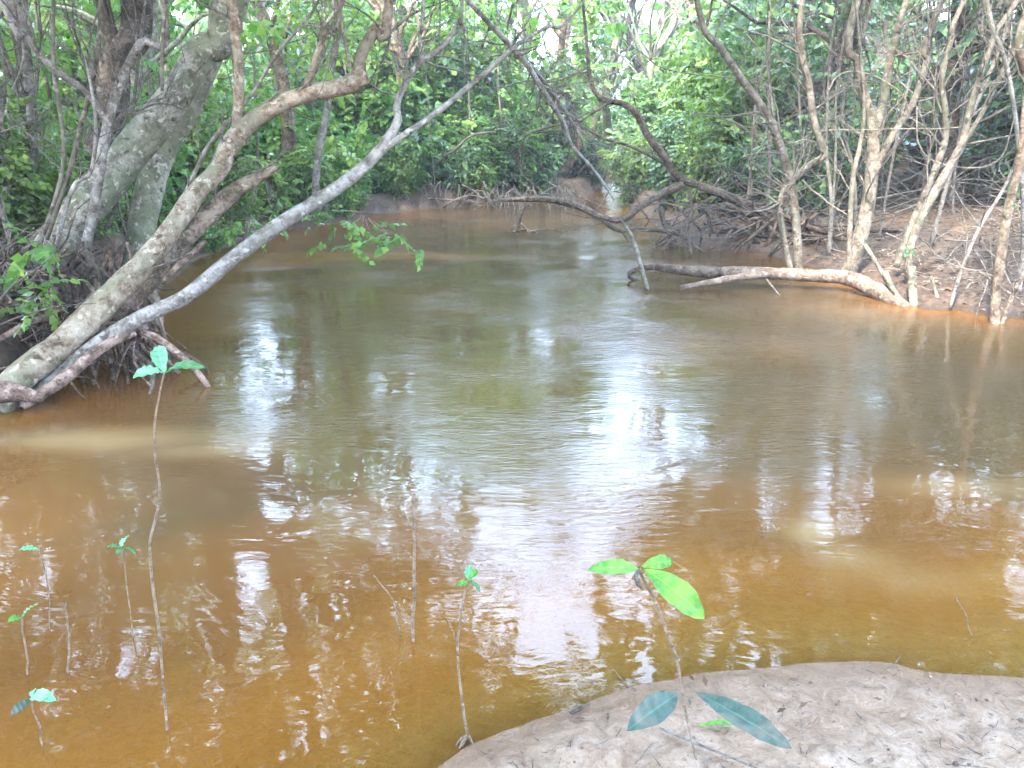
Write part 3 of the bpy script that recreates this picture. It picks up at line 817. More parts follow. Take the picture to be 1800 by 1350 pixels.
# stick standing in the water and the long dead branch hanging above it
mb = MB(); limb(mb, [(1090, 385, 9.0, 5), (1108, 410, 8.9, 7), (1120, 445, 8.6, 9), (1138, 508, 8.1, 9)], 8, 5)
mb.build('dead_stick', M['bark_pale'], None, P(1138, 508, 8.1)[0], label='crooked pale stick standing in the river left of the fallen log', cat='stick')
traced_tree('dead_branch', 'long pale dead branch hanging diagonally from the top centre towards the water', [(790, -40, 9.5, 9), (825, 3, 9.5, 10), (880, 62, 9.5, 11), (920, 105, 9.6, 12), (958, 165, 9.6, 11), (990, 215, 9.7, 9), (1005, 255, 9.7, 7), (1045, 300, 9.6, 6), (1080, 350, 9.4, 5)],
            [[(905, 95, 9.6, 12), (940, 125, 9.7, 10), (990, 190, 9.9, 8), (1030, 260, 10, 5)]], 'bark_grey', tw=12, twL=0.9, root_name='limb', cat='branch')
# middle overhanging dark tree
WS[0] = 0.58
T = [(1480, 392, 11.2, 26), (1400, 388, 11.4, 30), (1340, 370, 11.6, 28), (1280, 345, 11.8, 26), (1225, 325, 12, 24), (1190, 310, 12, 24), (1165, 272, 12, 24), (1140, 240, 12, 22), (1122, 205, 12, 20), (1095, 182, 12.1, 18), (1055, 172, 12.2, 16), (1037, 135, 12.3, 12), (1030, 60, 12.3, 10), (1020, -40, 12.3, 8)]
T1 = [(1200, 325, 12, 26), (1160, 342, 11.8, 24), (1120, 368, 11.6, 21), (1095, 386, 11.5, 19), (1060, 384, 11.6, 20), (1025, 366, 11.9, 20), (975, 352, 12.3, 22), (930, 350, 12.6, 18), (880, 352, 12.9, 8)]
T2 = [(1060, 386, 11.6, 16), (1085, 404, 11.4, 15), (1130, 402, 11.3, 15), (1200, 414, 11.1, 14), (1215, 447, 10.6, 9)]
T3 = [(1165, 285, 12, 10), (1110, 258, 11.9, 9), (1060, 243, 11.8, 8), (1010, 218, 11.8, 7), (960, 225, 11.8, 7), (925, 240, 11.8, 6), (910, 275, 11.9, 5), (905, 300, 12, 3)]
T4 = [(1080, 175, 12.1, 8), (1040, 200, 12, 6), (1000, 225, 11.9, 6), (930, 235, 11.8, 5)]
T5 = [(1210, 330, 12, 12), (1215, 370, 11.7, 12), (1205, 410, 11.2, 10), (1215, 440, 10.8, 9)]
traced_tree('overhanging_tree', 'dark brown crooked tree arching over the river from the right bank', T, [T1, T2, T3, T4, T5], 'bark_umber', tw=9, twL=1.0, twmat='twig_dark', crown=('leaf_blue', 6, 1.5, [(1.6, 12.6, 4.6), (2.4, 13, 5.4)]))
rt = empty('root_mass', P(1260, 400, 11.5)[0], 'dark undercut root mass beneath the crooked arching tree', 'roots')
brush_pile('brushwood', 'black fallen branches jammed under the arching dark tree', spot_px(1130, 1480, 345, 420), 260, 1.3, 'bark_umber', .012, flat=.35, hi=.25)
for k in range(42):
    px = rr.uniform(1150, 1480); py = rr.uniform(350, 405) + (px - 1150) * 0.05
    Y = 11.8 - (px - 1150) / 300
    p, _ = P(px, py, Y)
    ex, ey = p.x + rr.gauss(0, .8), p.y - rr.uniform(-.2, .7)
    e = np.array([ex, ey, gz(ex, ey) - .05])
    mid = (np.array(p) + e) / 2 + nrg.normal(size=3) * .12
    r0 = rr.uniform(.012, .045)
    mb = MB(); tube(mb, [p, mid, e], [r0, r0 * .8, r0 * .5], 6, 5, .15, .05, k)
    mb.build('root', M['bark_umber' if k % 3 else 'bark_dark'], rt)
# snag in mid river
root = empty('snag', G(912, 408), 'small dark snag of broken roots poking out of the river midstream', 'snag')
mb = MB(); limb(mb, [(908, 412, 12.4, 10), (912, 392, 12.4, 10), (917, 375, 12.4, 8), (924, 358, 12.5, 4)], 7, 4); mb.build('stem', M['bark_dark'], root)
for sp in ([(900, 408, 12.4, 7), (925, 404, 12.4, 7), (945, 410, 12.3, 5)], [(915, 392, 12.4, 5), (925, 402, 12.3, 6), (930, 412, 12.2, 5)], [(905, 395, 12.4, 5), (900, 405, 12.3, 6)], [(925, 408, 12.2, 6), (960, 403, 12.3, 7), (990, 406, 12.4, 4)]):
    mb = MB(); limb(mb, sp, 6, 4); mb.build('root', M['root'], root)
# roots/branches at the far left bank
root = empty('root_cluster', P(760, 360, 17.5)[0], 'reddish roots and fallen limbs along the far bank left of the bend', 'roots')
for sp in ([(690, 362, 17.5, 6), (740, 350, 17.5, 6), (800, 352, 17.4, 5), (850, 358, 17.3, 4)], [(775, 366, 17.3, 6), (800, 352, 17.3, 7), (830, 344, 17.4, 7), (868, 354, 17.4, 5)], [(690, 360, 17.6, 14), (688, 330, 17.7, 12), (694, 300, 17.8, 9), (690, 262, 17.8, 6)],
           [(760, 362, 17.6, 7), (755, 320, 17.8, 6), (770, 285, 17.8, 7), (800, 262, 17.8, 7), (830, 238, 17.8, 8), (872, 232, 17.8, 6)], [(640, 372, 16.9, 5), (665, 355, 17.2, 5), (700, 340, 17.5, 4)], [(610, 374, 16.9, 8), (640, 366, 16.9, 9), (668, 372, 16.7, 6)]):
    mb = MB(); limb(mb, sp, 7, 4); mb.build('root', M['root'], root)
mb = MB()
for k in range(170):
    px = rr.uniform(600, 1010); p, _ = P(px, rr.uniform(318, 352), rr.uniform(17.4, 18.4))
    e = np.array([p.x + rr.gauss(0, .3), p.y - .5, -.05])
    tube(mb, [p, (np.array(p) + e) / 2 + nrg.normal(size=3) * .12, e], [.018, .012, .006], 5, 3, 0)
mb.build('rootlets', M['bark_brown'], root, kind='stuff')

# vines
WS[0] = 0.55
GV = 'thin vines looping between the bare trees'
for lab, sp in (('thin vine sagging in a loop between the bare trees at the right', [(1612, 190, 8.2, 5), (1615, 250, 8.2, 5), (1640, 280, 8.2, 5), (1690, 296, 8.1, 6), (1735, 292, 8.1, 6), (1765, 265, 8.1, 5), (1785, 200, 8.1, 4)]),
                ('long thin vine running level from the leaning stem towards the centre', [(1375, 160, 8.9, 4), (1300, 140, 9.2, 5), (1180, 125, 9.6, 4), (1130, 95, 9.8, 4), (1095, 65, 10, 4)]),
                ('arched vine between the two-legged tree and the tallest trunk', [(1455, 160, 8.6, 4), (1480, 130, 8.6, 4), (1530, 130, 8.6, 5), (1580, 165, 8.5, 5), (1600, 200, 8.4, 4)]),
                ('thin dead twig sloping down right behind the two-legged tree', [(1220, 198, 9.3, 4), (1290, 215, 9.2, 5), (1330, 245, 9.1, 5), (1370, 275, 9.0, 4)]),
                ('pale twig reaching level across the top centre', [(980, 155, 9.6, 3), (1060, 135, 9.7, 4), (1140, 110, 9.8, 3), (1200, 85, 9.9, 3)]),
                ('long twig curving right from the foot of the two-legged tree', [(1410, 315, 8.8, 5), (1445, 350, 8.7, 5), (1490, 378, 8.5, 4)]),
                ('horizontal dead vine across the stems at the right', [(1440, 230, 8.3, 3), (1560, 228, 8.2, 4), (1680, 225, 8.1, 4), (1760, 190, 8.0, 3), (1800, 175, 8, 3)])):
    mb = MB(); limb(mb, sp, 6, 5, 0, .03)
    mb.build('vine', M['twig'], None, P(*sp[0][:3])[0], label=lab, cat='vine', group=GV)

# ================================================================== generic forest
LANDMARK = [(-1e9, -60, 'out past the left edge stem'), (-60, 130, 'behind the knobbly stem at the left edge'), (130, 320, 'behind the two mossy trunks'), (320, 500, 'behind the pale leaning tree'),
            (500, 640, 'beside the lone slim tree'), (640, 780, 'above the reddish roots left of the bend'), (780, 920, 'at the bend, left of the snag'), (920, 1060, 'at the bend, right of the snag'), (1060, 1190, 'behind the arching dark tree'),
            (1190, 1330, 'behind the foot of the arching dark tree'), (1330, 1460, 'behind the two-legged bare tree'), (1460, 1590, 'behind the tallest forked bare trunk'), (1590, 1740, 'behind the long leaning bare stem'), (1740, 1e9, 'behind the brown stem at the right edge')]

def where(x, y):
    px = float(proj(np.array([[x, y, 0.8]]))[0][0])
    return next(t for a_, b_, t in LANDMARK if a_ <= px < b_)

def depth_word(y):
    return 'near' if y < 11 else 'mid-distance' if y < 17 else 'far' if y < 24 else 'farthest'

def forest_tree(name, label, group, x, y, h, r0, crown_c, crown_r, nl, leafm, barkm, per=36, scale=1.0, rad=1.2, lean=0.0, low=0.35, seed=0):
    rg = np.random.default_rng(seed + 100)
    z0 = gz(x, y) - 0.1
    root = empty(name, (x, y, z0), label, 'tree', group)
    cx, cy_, cz = crown_c
    top = np.array([cx, cy_, h])
    b = np.array([x, y, z0])
    pts = [b]
    for t in (0.12, 0.3, 0.5, 0.72, 1.0):
        q = b * (1 - t) + top * t
        q[:2] += (1 - t) * lean * np.array([rg.normal(), rg.normal()]) + rg.normal(size=2) * 0.12
        pts.append(q)
    mb = MB(); path = tube(mb, pts, [r0 * 1.35, r0 * 1.05, r0 * .9, r0 * .75, r0 * .5, r0 * .15], 9, 4, .12, 0, seed)
    mb.build('trunk', M[barkm], root)
    lobes = []
    mb = MB()
    fs = (0.72, 1.0, 1.25)[seed % 3]
    scale *= fs; per = int(per / fs ** 1.3)
    for k in range(nl):
        d = rg.normal(size=3); d /= np.linalg.norm(d)
        e = np.array([cx, cy_, cz]) + d * np.array([crown_r, crown_r, (h - cz) * 0.9]) * rg.uniform(.4, 1) ** .5
        e[2] = max(e[2], z0 + 1.4)
        lobes.append(e)
        i = int(np.clip((e[2] - z0) / (h - z0) * 0.8, low, .9) * (len(path[0]) - 1))
        s = path[0][i]
        rr0 = path[1][i] * .45
        tube(mb, limb_path(s, e, 0.3), [rr0, rr0 * .7, rr0 * .5, rr0 * .3, .006], 5, 2, 0)
    mb.build('bough', M[barkm], root)
    V_, Q_ = crown_leaves(lobes, per, scale, rad, rg)
    m = MB(); m.add(V_, Q_); m.build('crown', M[leafm], root, smooth_=False)
    return root

LEFTG, RIGHTG, FARG = 'leafy trees behind the left bank', 'leafy trees behind the right bank', 'leafy trees beyond the river bend'
left_trees = [(-7.2, 8.5, 9, .16), (-5.2, 11.5, 9, .13), (-8.5, 13, 11, .18), (-4.6, 15.5, 10, .12), (-7.5, 17.5, 12, .2), (-11, 11, 11, .18), (-3.0, 18.5, 10, .12), (-5.8, 21, 12, .16), (-10.5, 19, 13, .2), (-13, 15, 12, .2), (-6.8, 5.2, 8, .12)]
right_trees = [(6.6, 12.0, 9, .14), (8.6, 10.2, 9, .15), (5.0, 14.5, 10, .16), (8.0, 14.8, 11, .2), (11, 12, 11, .18), (6.2, 18, 11, .16), (9.8, 18.2, 12, .2), (4.6, 20.5, 11, .13), (13.5, 16, 12, .2), (8.0, 23, 12, .18), (10.5, 8.5, 9, .14)]
far_trees = [(4.6, 23.5, 10, .12), (3.9, 21.8, 9, .12), (5.1, 29, 11, .15), (6.3, 33, 12, .16), (2.4, 23.5, 9, .12), (4.2, 26.5, 10, .14), (1.9, 33, 12, .16), (3.2, 37, 12, .16), (-1.0, 20.8, 9, .12), (1.2, 21.8, 9, .11), (-0.2, 24.5, 12, .18), (-3.5, 25, 12, .16), (2.8, 28.5, 12, .16), (6.5, 36, 13, .2), (0.3, 31, 13, .2), (11, 27, 13, .2), (-7.5, 28, 13, .2), (15, 22, 13, .2), (-14, 24, 13, .2), (4, 41, 14, .2), (9, 44, 14, .2)]
for i, (x, y, h, r0) in enumerate(left_trees):
    forest_tree('broadleaf_tree', ['mid green', 'yellow-green', 'mid green dark-stemmed'][i % 3] + ' bank tree, ' + depth_word(y) + ' ' + where(x, y), LEFTG, x, y, h, r0, (x + .4, y - .1, h * .55), 2.4, 11, ['leaf', 'leaf_bright', 'leaf'][i % 3], ['bark_brown', 'bark_moss', 'bark_dark'][i % 3], lean=.5, seed=i)
for i, (x, y, h, r0) in enumerate(right_trees):
    forest_tree('broadleaf_tree', ['dark-stemmed blue-green', 'brown-stemmed mid green', 'black-stemmed blue-green'][i % 3] + ' tree, ' + depth_word(y) + ' ' + where(x, y), RIGHTG, x, y, h, r0, (x - .3, y - .1, h * .55), 2.5, 12, ['leaf_blue', 'leaf', 'leaf_blue'][i % 3], ['bark_dark', 'bark_brown', 'bark_dark'][i % 3], lean=.6, seed=30 + i)
for i, (x, y, h, r0) in enumerate(far_trees):
    forest_tree('broadleaf_tree', ['pale yellow-green', 'mid green mossy-stemmed', 'dark-stemmed yellow-green'][i % 3] + ' woodland tree, ' + depth_word(y) + ' ' + where(x, y), FARG, x, y, h, r0, (x, y, h * .5), 2.7, 13, ['leaf_bright', 'leaf', 'leaf_bright'][i % 3], ['bark_brown', 'bark_moss', 'bark_dark'][i % 3], lean=.5, seed=60 + i, scale=1.15, rad=1.35)

shade_trees = [(-5.5, -1.0, 8, .14), (4.5, -1.8, 8.5, .14), (-0.6, -3.5, 9, .16), (7.5, 2.0, 8.5, .15), (-4.5, 1.2, 8.5, .14), (2.0, -7, 10, .16), (-5, -6, 10, .16)]  # unseen trees added behind and beside the camera to shade the near water
for i, (x, y, h, r0) in enumerate(shade_trees):
    forest_tree('broadleaf_tree', 'unseen broadleaf tree added to shade the near water', 'unseen shade trees added over the near bank', x, y, h, r0, (x * .75, y + .9, h * .75), 3.0, 24, 'leaf', 'bark_brown', lean=.5, seed=90 + i, per=44)

# shrubs: prototypes, then copies
def shrub_proto(seed, leafm, h=1.6, r=0.9, n=300, scale=0.64, stems=9):
    rg = np.random.default_rng(seed)
    st, lv = MB(), MB()
    c, o = [], []
    for k in range(stems):
        an = rg.uniform(0, 2 * math.pi); rr_ = r * rg.uniform(.2, .9)
        e = np.array([math.cos(an) * rr_, math.sin(an) * rr_, h * rg.uniform(.55, 1.05)])
        pts = [np.array([math.cos(an) * .06, math.sin(an) * .06, -0.1]), e * .35 + rg.normal(size=3) * .05, e * .7 + rg.normal(size=3) * .07, e]
        p, _ = tube(st, pts, [.022, .016, .01, .004], 5, 3, 0)
        for q in range(n // stems):
            i = rg.integers(len(p) // 4, len(p))
            d = rg.normal(size=3); d /= np.linalg.norm(d)
            c.append(p[i] + d * rg.uniform(.02, .42) * np.array([1, 1, .8])); o.append(d)
    V_, Q_ = place_sprays(np.array(c), scale, np.array(o), .15, rg)
    lv.add(V_, Q_)
    V2 = np.concatenate(st.v); Q2 = np.concatenate(st.f)
    return np_mesh('shrub_stems', V2, Q2, M['twig_dark'], True), np_mesh('shrub_foliage', V_, Q_, M[leafm])

protos = {k: [shrub_proto(s * 7 + j * 100, k, *dim) for j, (s, dim) in enumerate([(1, (1.5, .9, 430)), (2, (2.3, 1.1, 640)), (3, (1.2, 1.1, 380))])] for k in ('leaf', 'leaf_blue', 'leaf_bright')}

def shrub(x, y, s, kind, label, group, z=None, sh=None):
    me_s, me_f = protos[kind][sh if sh is not None else rr.randrange(3)]
    root = empty('leafy_shrub', (x, y, (gz(x, y) if z is None else z) - .03), label, 'shrub', group)
    root.rotation_euler = (0, 0, rr.uniform(0, 6.28))
    root.scale = (s, s, s * rr.uniform(.85, 1.2))
    link('stems', me_s, root); link('foliage', me_f, root)

def scatter(n, fx, label, group, kinds, smin=.7, smax=1.3, mind=.45, edge=.35, noun='shrub'):
    pts = []
    tries = 0
    while len(pts) < n and tries < n * 60:
        tries += 1
        x, y = fx(rr)
        if shore_dist(x, y) > -edge: continue
        if any((x - a_) ** 2 + (y - b_) ** 2 < mind ** 2 for a_, b_ in pts): continue
        pts.append((x, y))
        kd = rr.choice(kinds)
        sz = rr.uniform(smin, smax)
        lb = ('small ' if sz < .8 else 'large ' if sz > 1.15 else '') + {'leaf': 'mid green ', 'leaf_blue': 'dark blue-green ', 'leaf_bright': 'yellow-green '}[kd] + noun + ', ' + depth_word(y) + ' ' + where(x, y)
        shrub(x, y, sz, kd, lb, group)

def box(x0, x1, y0, y1):
    return lambda r: (r.uniform(x0, x1), r.uniform(y0, y1))
scatter(26, box(-4.6, 0, 8.5, 17.5), 'x', 'small plants along the far left shore', ['leaf_bright', 'leaf'], mind=.3, smin=.25, smax=.5, edge=.03, noun='shore plant')
scatter(16, box(-6.5, -3.0, 6.2, 10), 'low leafy plant among the stems of the left bank', 'low plants on the left bank', noun='low plant', kinds=['leaf_bright', 'leaf'], mind=.5, smin=.35, smax=.7)
scatter(26, box(-13, -4.2, 8, 16), 'leafy shrub of the undergrowth behind the left bank trees', 'shrubs behind the left bank', noun='shrub', kinds=['leaf_bright', 'leaf_bright', 'leaf'], mind=.8)
scatter(16, box(-7, -2.2, 13.5, 19), 'leafy shrub of the undergrowth on the far left bank', 'shrubs on the far left bank', noun='bank shrub', kinds=['leaf', 'leaf_bright'], mind=.8)
scatter(30, box(-4.5, 2.2, 17.2, 19.6), 'leafy bush leaning over the water at the far bend', 'bushes overhanging the far bend', noun='waterside bush', kinds=['leaf_blue', 'leaf', 'leaf_bright'], mind=.4, smin=.5, smax=.9, edge=.04)
scatter(34, box(-5, 4.0, 18.2, 24), 'leafy bush on the bank at the far bend', 'bushes at the far bend', noun='bush', kinds=['leaf_blue', 'leaf', 'leaf_bright'], mind=.65, smin=.9, smax=1.5)
scatter(44, box(4.0, 14, 11.5, 20), 'leafy shrub in the undergrowth behind the right bank', 'shrubs behind the right bank', noun='thicket shrub', kinds=['leaf_blue', 'leaf_blue', 'leaf'], mind=.8)
scatter(14, box(3.0, 8, 17, 27), 'leafy shrub on the right bank near the bend', 'shrubs on the right of the bend', noun='leafy bush', kinds=['leaf_blue', 'leaf'], mind=.6, edge=.1)
scatter(16, box(2.0, 5.0, 13.5, 22), 'low bush on the spit right of the bend', 'low bushes on the spit', noun='low bush', kinds=['leaf_bright', 'leaf', 'leaf_blue'], mind=.4, smin=.5, smax=.85, edge=.06)
scatter(20, box(-14, 16, 24, 36), 'leafy shrub deep in the wood beyond the bend', 'shrubs beyond the bend', noun='woodland shrub', kinds=['leaf', 'leaf_bright'], mind=1.2, smin=1.2, smax=2.2)
# saplings with thin upright stems
def sapling(x, y, h, mat, label, group, leafy=None):
    z0 = gz(x, y) - .05
    root = empty('thin_sapling', (x, y, z0), label, 'sapling', group)
    mb = MB()
    b = np.array([x, y, z0]); tp = b + np.array([rr.gauss(0, .35 * h / 3), rr.gauss(0, .3), h])
    mid = (b + tp) / 2 + np.array([rr.gauss(0, .15), rr.gauss(0, .15), 0])
    r0 = rr.uniform(.012, .03)
    pa = tube(mb, [b, (b + mid) / 2 + nrg.normal(size=3) * .05, mid, (mid + tp) / 2 + nrg.normal(size=3) * .08, tp], [r0, r0 * .85, r0 * .7, r0 * .5, r0 * .2], 6, 4, .1)
    mb.build('stem', M[mat], root)
    mb = MB(); twigs_on(mb, pa, 7, .9, tr, 1, r=.007); mb.build('twigs', M[mat], root, kind='stuff')
def saps(n, fx, mat, label, group, h=(2.5, 5)):
    k = 0
    while k < n:
        x, y = fx(rr)
        if shore_dist(x, y) > -0.2: continue
        hh = rr.uniform(*h)
        sapling(x, y, hh, mat, ('short ' if hh < 3.2 else 'tall ' if hh > 4.2 else '') + ('dark' if mat == 'twig_dark' else 'pale') + {'saplings among the leaning trees': ' thin stem, ', 'saplings at the far bend': ' waterside sapling, '}.get(group, ' bare sapling, ') + depth_word(y) + ' ' + where(x, y), group); k += 1
saps(22, box(-7.5, -3.2, 7.5, 15), 'twig', 'thin bare sapling among the left bank undergrowth', 'saplings on the left bank')
saps(28, box(-5.4, -3.0, 5.6, 8.8), 'twig', 'thin pale sapling close behind the leaning trees', 'saplings among the leaning trees', (2.2, 4.5))
saps(34, box(-5, 2.8, 17.5, 21), 'twig', 'thin bare sapling at the far bend', 'saplings at the far bend')
saps(34, box(3.6, 9.5, 9.5, 15), 'twig', 'thin bare sapling in the dark thicket of the right bank', 'saplings on the right bank')
saps(12, box(3.6, 8.5, 9.5, 13), 'twig_dark', 'thin dark sapling in the thicket of the right bank', 'dark saplings on the right bank')

# far wood: one mass
def far_wood():
    n = 5200
    x = nrg.uniform(-70, 70, n); y = nrg.uniform(38, 75, n) - np.abs(x) * 0.25
    z = nrg.uniform(0.3, 15, n) ** 1.0
    c = np.stack([x, y, z], 1)
    c = c[gap_keep(c)]
    V_, Q_ = place_sprays(c, 5.0, None, .2)
    m = MB(); m.add(V_, Q_)
    m.build('far_wood', M['leaf'], None, smooth_=False, label='hazy green wood closing the view behind the river', cat='wood', kind='stuff')
far_wood()

# ================================================================== humid air
def haze_box():
    x0, x1, y0, y1, z0, z1 = -285, 285, -285, 290, -2.2, 26
    Vh = np.array([(x, y, z) for z in (z0, z1) for y in (y0, y1) for x in (x0, x1)])
    Qh = [(0, 2, 3, 1), (4, 5, 7, 6), (0, 1, 5, 4), (2, 6, 7, 3), (0, 4, 6, 2), (1, 3, 7, 5)]
    m = bpy.data.materials.new('humid_air'); m.use_nodes = True
    nt = m.node_tree
    for n in list(nt.nodes): nt.nodes.remove(n)
    o = nt.nodes.new('ShaderNodeOutputMaterial')
    v = nt.nodes.new('ShaderNodeVolumePrincipled')
    v.inputs['Color'].default_value = (0.93, 0.96, 1.0, 1)
    v.inputs['Density'].default_value = HAZE
    nt.links.new(v.outputs[0], o.inputs['Volume'])
    link('haze', np_mesh('haze', Vh, Qh, m), None, label='pale humid air over the river', kind='stuff')
HAZE = 0.002
haze_box()
# ================================================================== litter
def litter(name, label, n, fx, size, mat, cat):
    xs = np.array([fx(rr) for _ in range(n)])
    sd = shore_dist(xs[:, 0], xs[:, 1])
    xs = xs[sd < -0.04]
    z = ground_z(xs[:, 0], xs[:, 1]) + .006
    Vs, Qs = [], []
    for i, ((x, y), zz) in enumerate(zip(xs, z)):
        an = rr.uniform(0, 6.28); l = size * rr.uniform(.5, 1.3); w = l * rr.uniform(.18, .3)
        d = np.array([math.cos(an), math.sin(an), rr.uniform(-.15, .35)]); s = np.array([-math.sin(an), math.cos(an), rr.uniform(-.4, .4)])
        b = np.array([x, y, zz + rr.uniform(0, .01)])
        Vs += [b, b + d * l * .45 + s * w + [0, 0, .1 * l], b + d * l, b + d * l * .45 - s * w + [0, 0, .1 * l]]
        Qs.append([4 * i, 4 * i + 1, 4 * i + 2, 4 * i + 3])
    o = link(name, np_mesh(name, np.array(Vs), np.array(Qs), mat), None, label=label, cat=cat, kind='stuff')
dead = leafmat('dead_leaf', [(0.1, (0.04, 0.025, 0.016)), (0.4, (0.12, 0.07, 0.042)), (0.7, (0.22, 0.14, 0.09)), (0.95, (0.34, 0.25, 0.17))], .1, .01, (1, 1, 1))
litter('leaf_litter', 'fallen brown leaves covering the right bank', 14000, box(3.0, 12, 6.5, 15), .055, dead, 'leaf litter')
litter('leaf_litter', 'brown leaf scraps on the near sandbank', 45, lambda r: tuple(G(r.uniform(800, 1900), r.uniform(1170, 1400), .05))[:2], .03, dead, 'leaf litter')
litter('leaf_litter', 'fallen brown leaves covering the left bank', 5000, box(-12, -2, 4, 18), .06, dead, 'leaf litter')

# sand debris
deb = MB()
for k in range(150):
    v = G(rr.uniform(800, 1900), rr.uniform(1165, 1400), .05)
    if shore_dist(v.x, v.y) > -0.03: continue
    an = rr.uniform(0, 6.28); l = rr.uniform(.006, .05) if k > 12 else rr.uniform(.06, .16)
    z = gz(v.x, v.y) + .003
    p = np.array([v.x, v.y, z]); d = np.array([math.cos(an), math.sin(an), .05]) * l
    tube(deb, [p, p + d * .5 + nrg.normal(size=3) * l * .06, p + d], [.0016, .0014, .0007], 4, 2, 0)
deb.build('twig_litter', M['twig_dark'], None, label='scattered dark twig bits on the near sand', cat='twig litter', kind='stuff')
# small stones/clods
clod = MB()
for k in range(160):
    v = G(rr.uniform(800, 1900), rr.uniform(1165, 1400), .05)
    if shore_dist(v.x, v.y) > -0.03: continue
    z = gz(v.x, v.y)
    s = .0012 + .007 * rr.random() ** 4
    c = np.array([v.x, v.y, z + s * .3])
    tube(clod, [c - [s, 0, 0], c - [s * .5, 0, -.1 * s], c + [s * .5, 0, .1 * s], c + [s, 0, 0]], [s * .4, s * .8, s * .75, s * .3], 6, 1, .3, 0, k)
clod.build('gravel', M['root'], None, label='tiny clods and grit scattered on the near sand', cat='grit', kind='stuff')
mb = MB(); p = [G(1160, 1265, .07), G(1220, 1285, .08), G(1290, 1312, .09), G(1370, 1342, .1)]
for q in p: q.z = gz(q.x, q.y) + .012
tube(mb, p, [.003, .0035, .003, .002], 6, 4, .1)
mb.build('dead_twig', M['twig'], None, p[0], label='pale dead twig lying on the sand under the leafy seedling', cat='twig')
mb = MB(); p = [G(1003, 1263), G(1020, 1253), G(1036, 1243)]
for q in p: q.z = gz(q.x, q.y) + .012
tube(mb, p, [.004, .006, .003], 6, 4, .2)
mb.build('dead_twig', M['bark_dark'], None, p[0], label='short black twig at the edge of the sand and water', cat='twig')

# ================================================================== foreground seedlings
def plant_leaf_mat(name, a_, b_, gl=0.1, trans=.4):
    m, nt, out = mat_new(name)
    gn = N(nt, 'ShaderNodeNewGeometry')
    tc = N(nt, 'ShaderNodeAttribute', attribute_name='rib')
    n1 = noise(nt, gn.outputs['Position'], 45, 4, .6)
    col = mixc(nt, ramp(nt, n1, [(.35, (0,) * 3), (.65, (1,) * 3)]), a_, b_)
    col = mixc(nt, ramp(nt, tc.outputs['Fac'], [(.0, (.6,) * 3), (.12, (0,) * 3)]), col, tuple(min(1, c * 1.7 + .03) for c in b_))
    sp = noise(nt, gn.outputs['Position'], 130, 3, .6)
    col = mixc(nt, ramp(nt, sp, [(.63, (0,) * 3), (.67, (.8,) * 3)]), col, (0.16, 0.09, 0.035))
    ye = noise(nt, gn.outputs['Position'], 16, 2, .5)
    col = mixc(nt, ramp(nt, ye, [(.5, (0,) * 3), (.68, (.55,) * 3)]), col, tuple(min(.5, q * 1.3 + .1 * (i_ == 0)) for i_, q in enumerate(b_)))
    d = N(nt, 'ShaderNodeBsdfPrincipled', i_Roughness=.5); nt.links.new(col, d.inputs['Base Color']); d.inputs['Specular IOR Level'].default_value = gl * 5
    wv = N(nt, 'ShaderNodeBump', i_Strength=.3, i_Distance=.004); nt.links.new(n1, wv.inputs['Height']); nt.links.new(wv.outputs[0], d.inputs['Normal'])
    t = N(nt, 'ShaderNodeBsdfTranslucent'); nt.links.new(mixc(nt, 1.0, col, (1.3, 1.4, .6), 'MULTIPLY'), t.inputs[0])
    m1 = N(nt, 'ShaderNodeMixShader', i_Fac=trans); nt.links.new(d.outputs[0], m1.inputs[1]); nt.links.new(t.outputs[0], m1.inputs[2])
    nt.links.new(m1.outputs[0], out.inputs[0])
    return m
M['pl_green'] = plant_leaf_mat('seedling_leaf_green', (0.06, 0.2, 0.03), (0.13, 0.34, 0.05))
M['pl_deep'] = plant_leaf_mat('seedling_leaf_deep_green', (0.03, 0.14, 0.05), (0.06, 0.22, 0.08))
M['pl_blue'] = plant_leaf_mat('seedling_leaf_blue_grey', (0.024, 0.055, 0.042), (0.045, 0.09, 0.07), .08, .15)
M['pl_mint'] = plant_leaf_mat('seedling_leaf_mint', (0.07, 0.24, 0.12), (0.14, 0.36, 0.2), .15, .3)

def leaf_part(root, a_, b_, w, mat, roll=0.0, sag=0.12, label=None, blunt=0.0):
    """single leaf from point a to tip b"""
    a_, b_ = np.array(a_, float), np.array(b_, float)
    L = np.linalg.norm(b_ - a_); d = (b_ - a_) / L
    side = np.cross(d, [0, 0, 1.0]); side /= np.linalg.norm(side)
    up = np.cross(side, d)
    side, up = side * math.cos(roll) + up * math.sin(roll), -side * math.sin(roll) + up * math.cos(roll)
    n, c = 30, 7
    V_, ribv = [], []
    for i in range(n + 1):
        t = i / n
        hw = w / 2 * (math.sin(math.pi * t ** (1.15 + blunt)) ** 0.75) + .0008 if 0 < t < 1 else .0008
        ctr = a_ + d * L * t + up * L * sag * math.sin(math.pi * t)
        for j in range(c):
            s = (j / (c - 1)) * 2 - 1
            V_.append(ctr + side * hw * s * (1 + .04 * math.sin(t * 15 + s * 2) + .02 * math.sin(t * 37)) + up * (abs(s) ** 1.3 * hw * .28 + .0022 * math.sin(t * 31 + s * 2)))
            ribv.append(abs(s))
    Q_ = [[i * c + j, i * c + j + 1, (i + 1) * c + j + 1, (i + 1) * c + j] for i in range(n) for j in range(c - 1)]
    me = np_mesh('leaf', np.array(V_) - np.array(root.location), Q_, M[mat], True)
    at = me.attributes.new('rib', 'FLOAT', 'POINT'); at.data.foreach_set('value', np.array(ribv, np.float32))
    return link('leaf', me, root, label=label)

def stem_part(root, sp, mat='stem', name='stem', sides=7):
    mb = MB(); limb(mb, sp, sides, 5, .2, .008); return mb.build(name, M[mat], root)

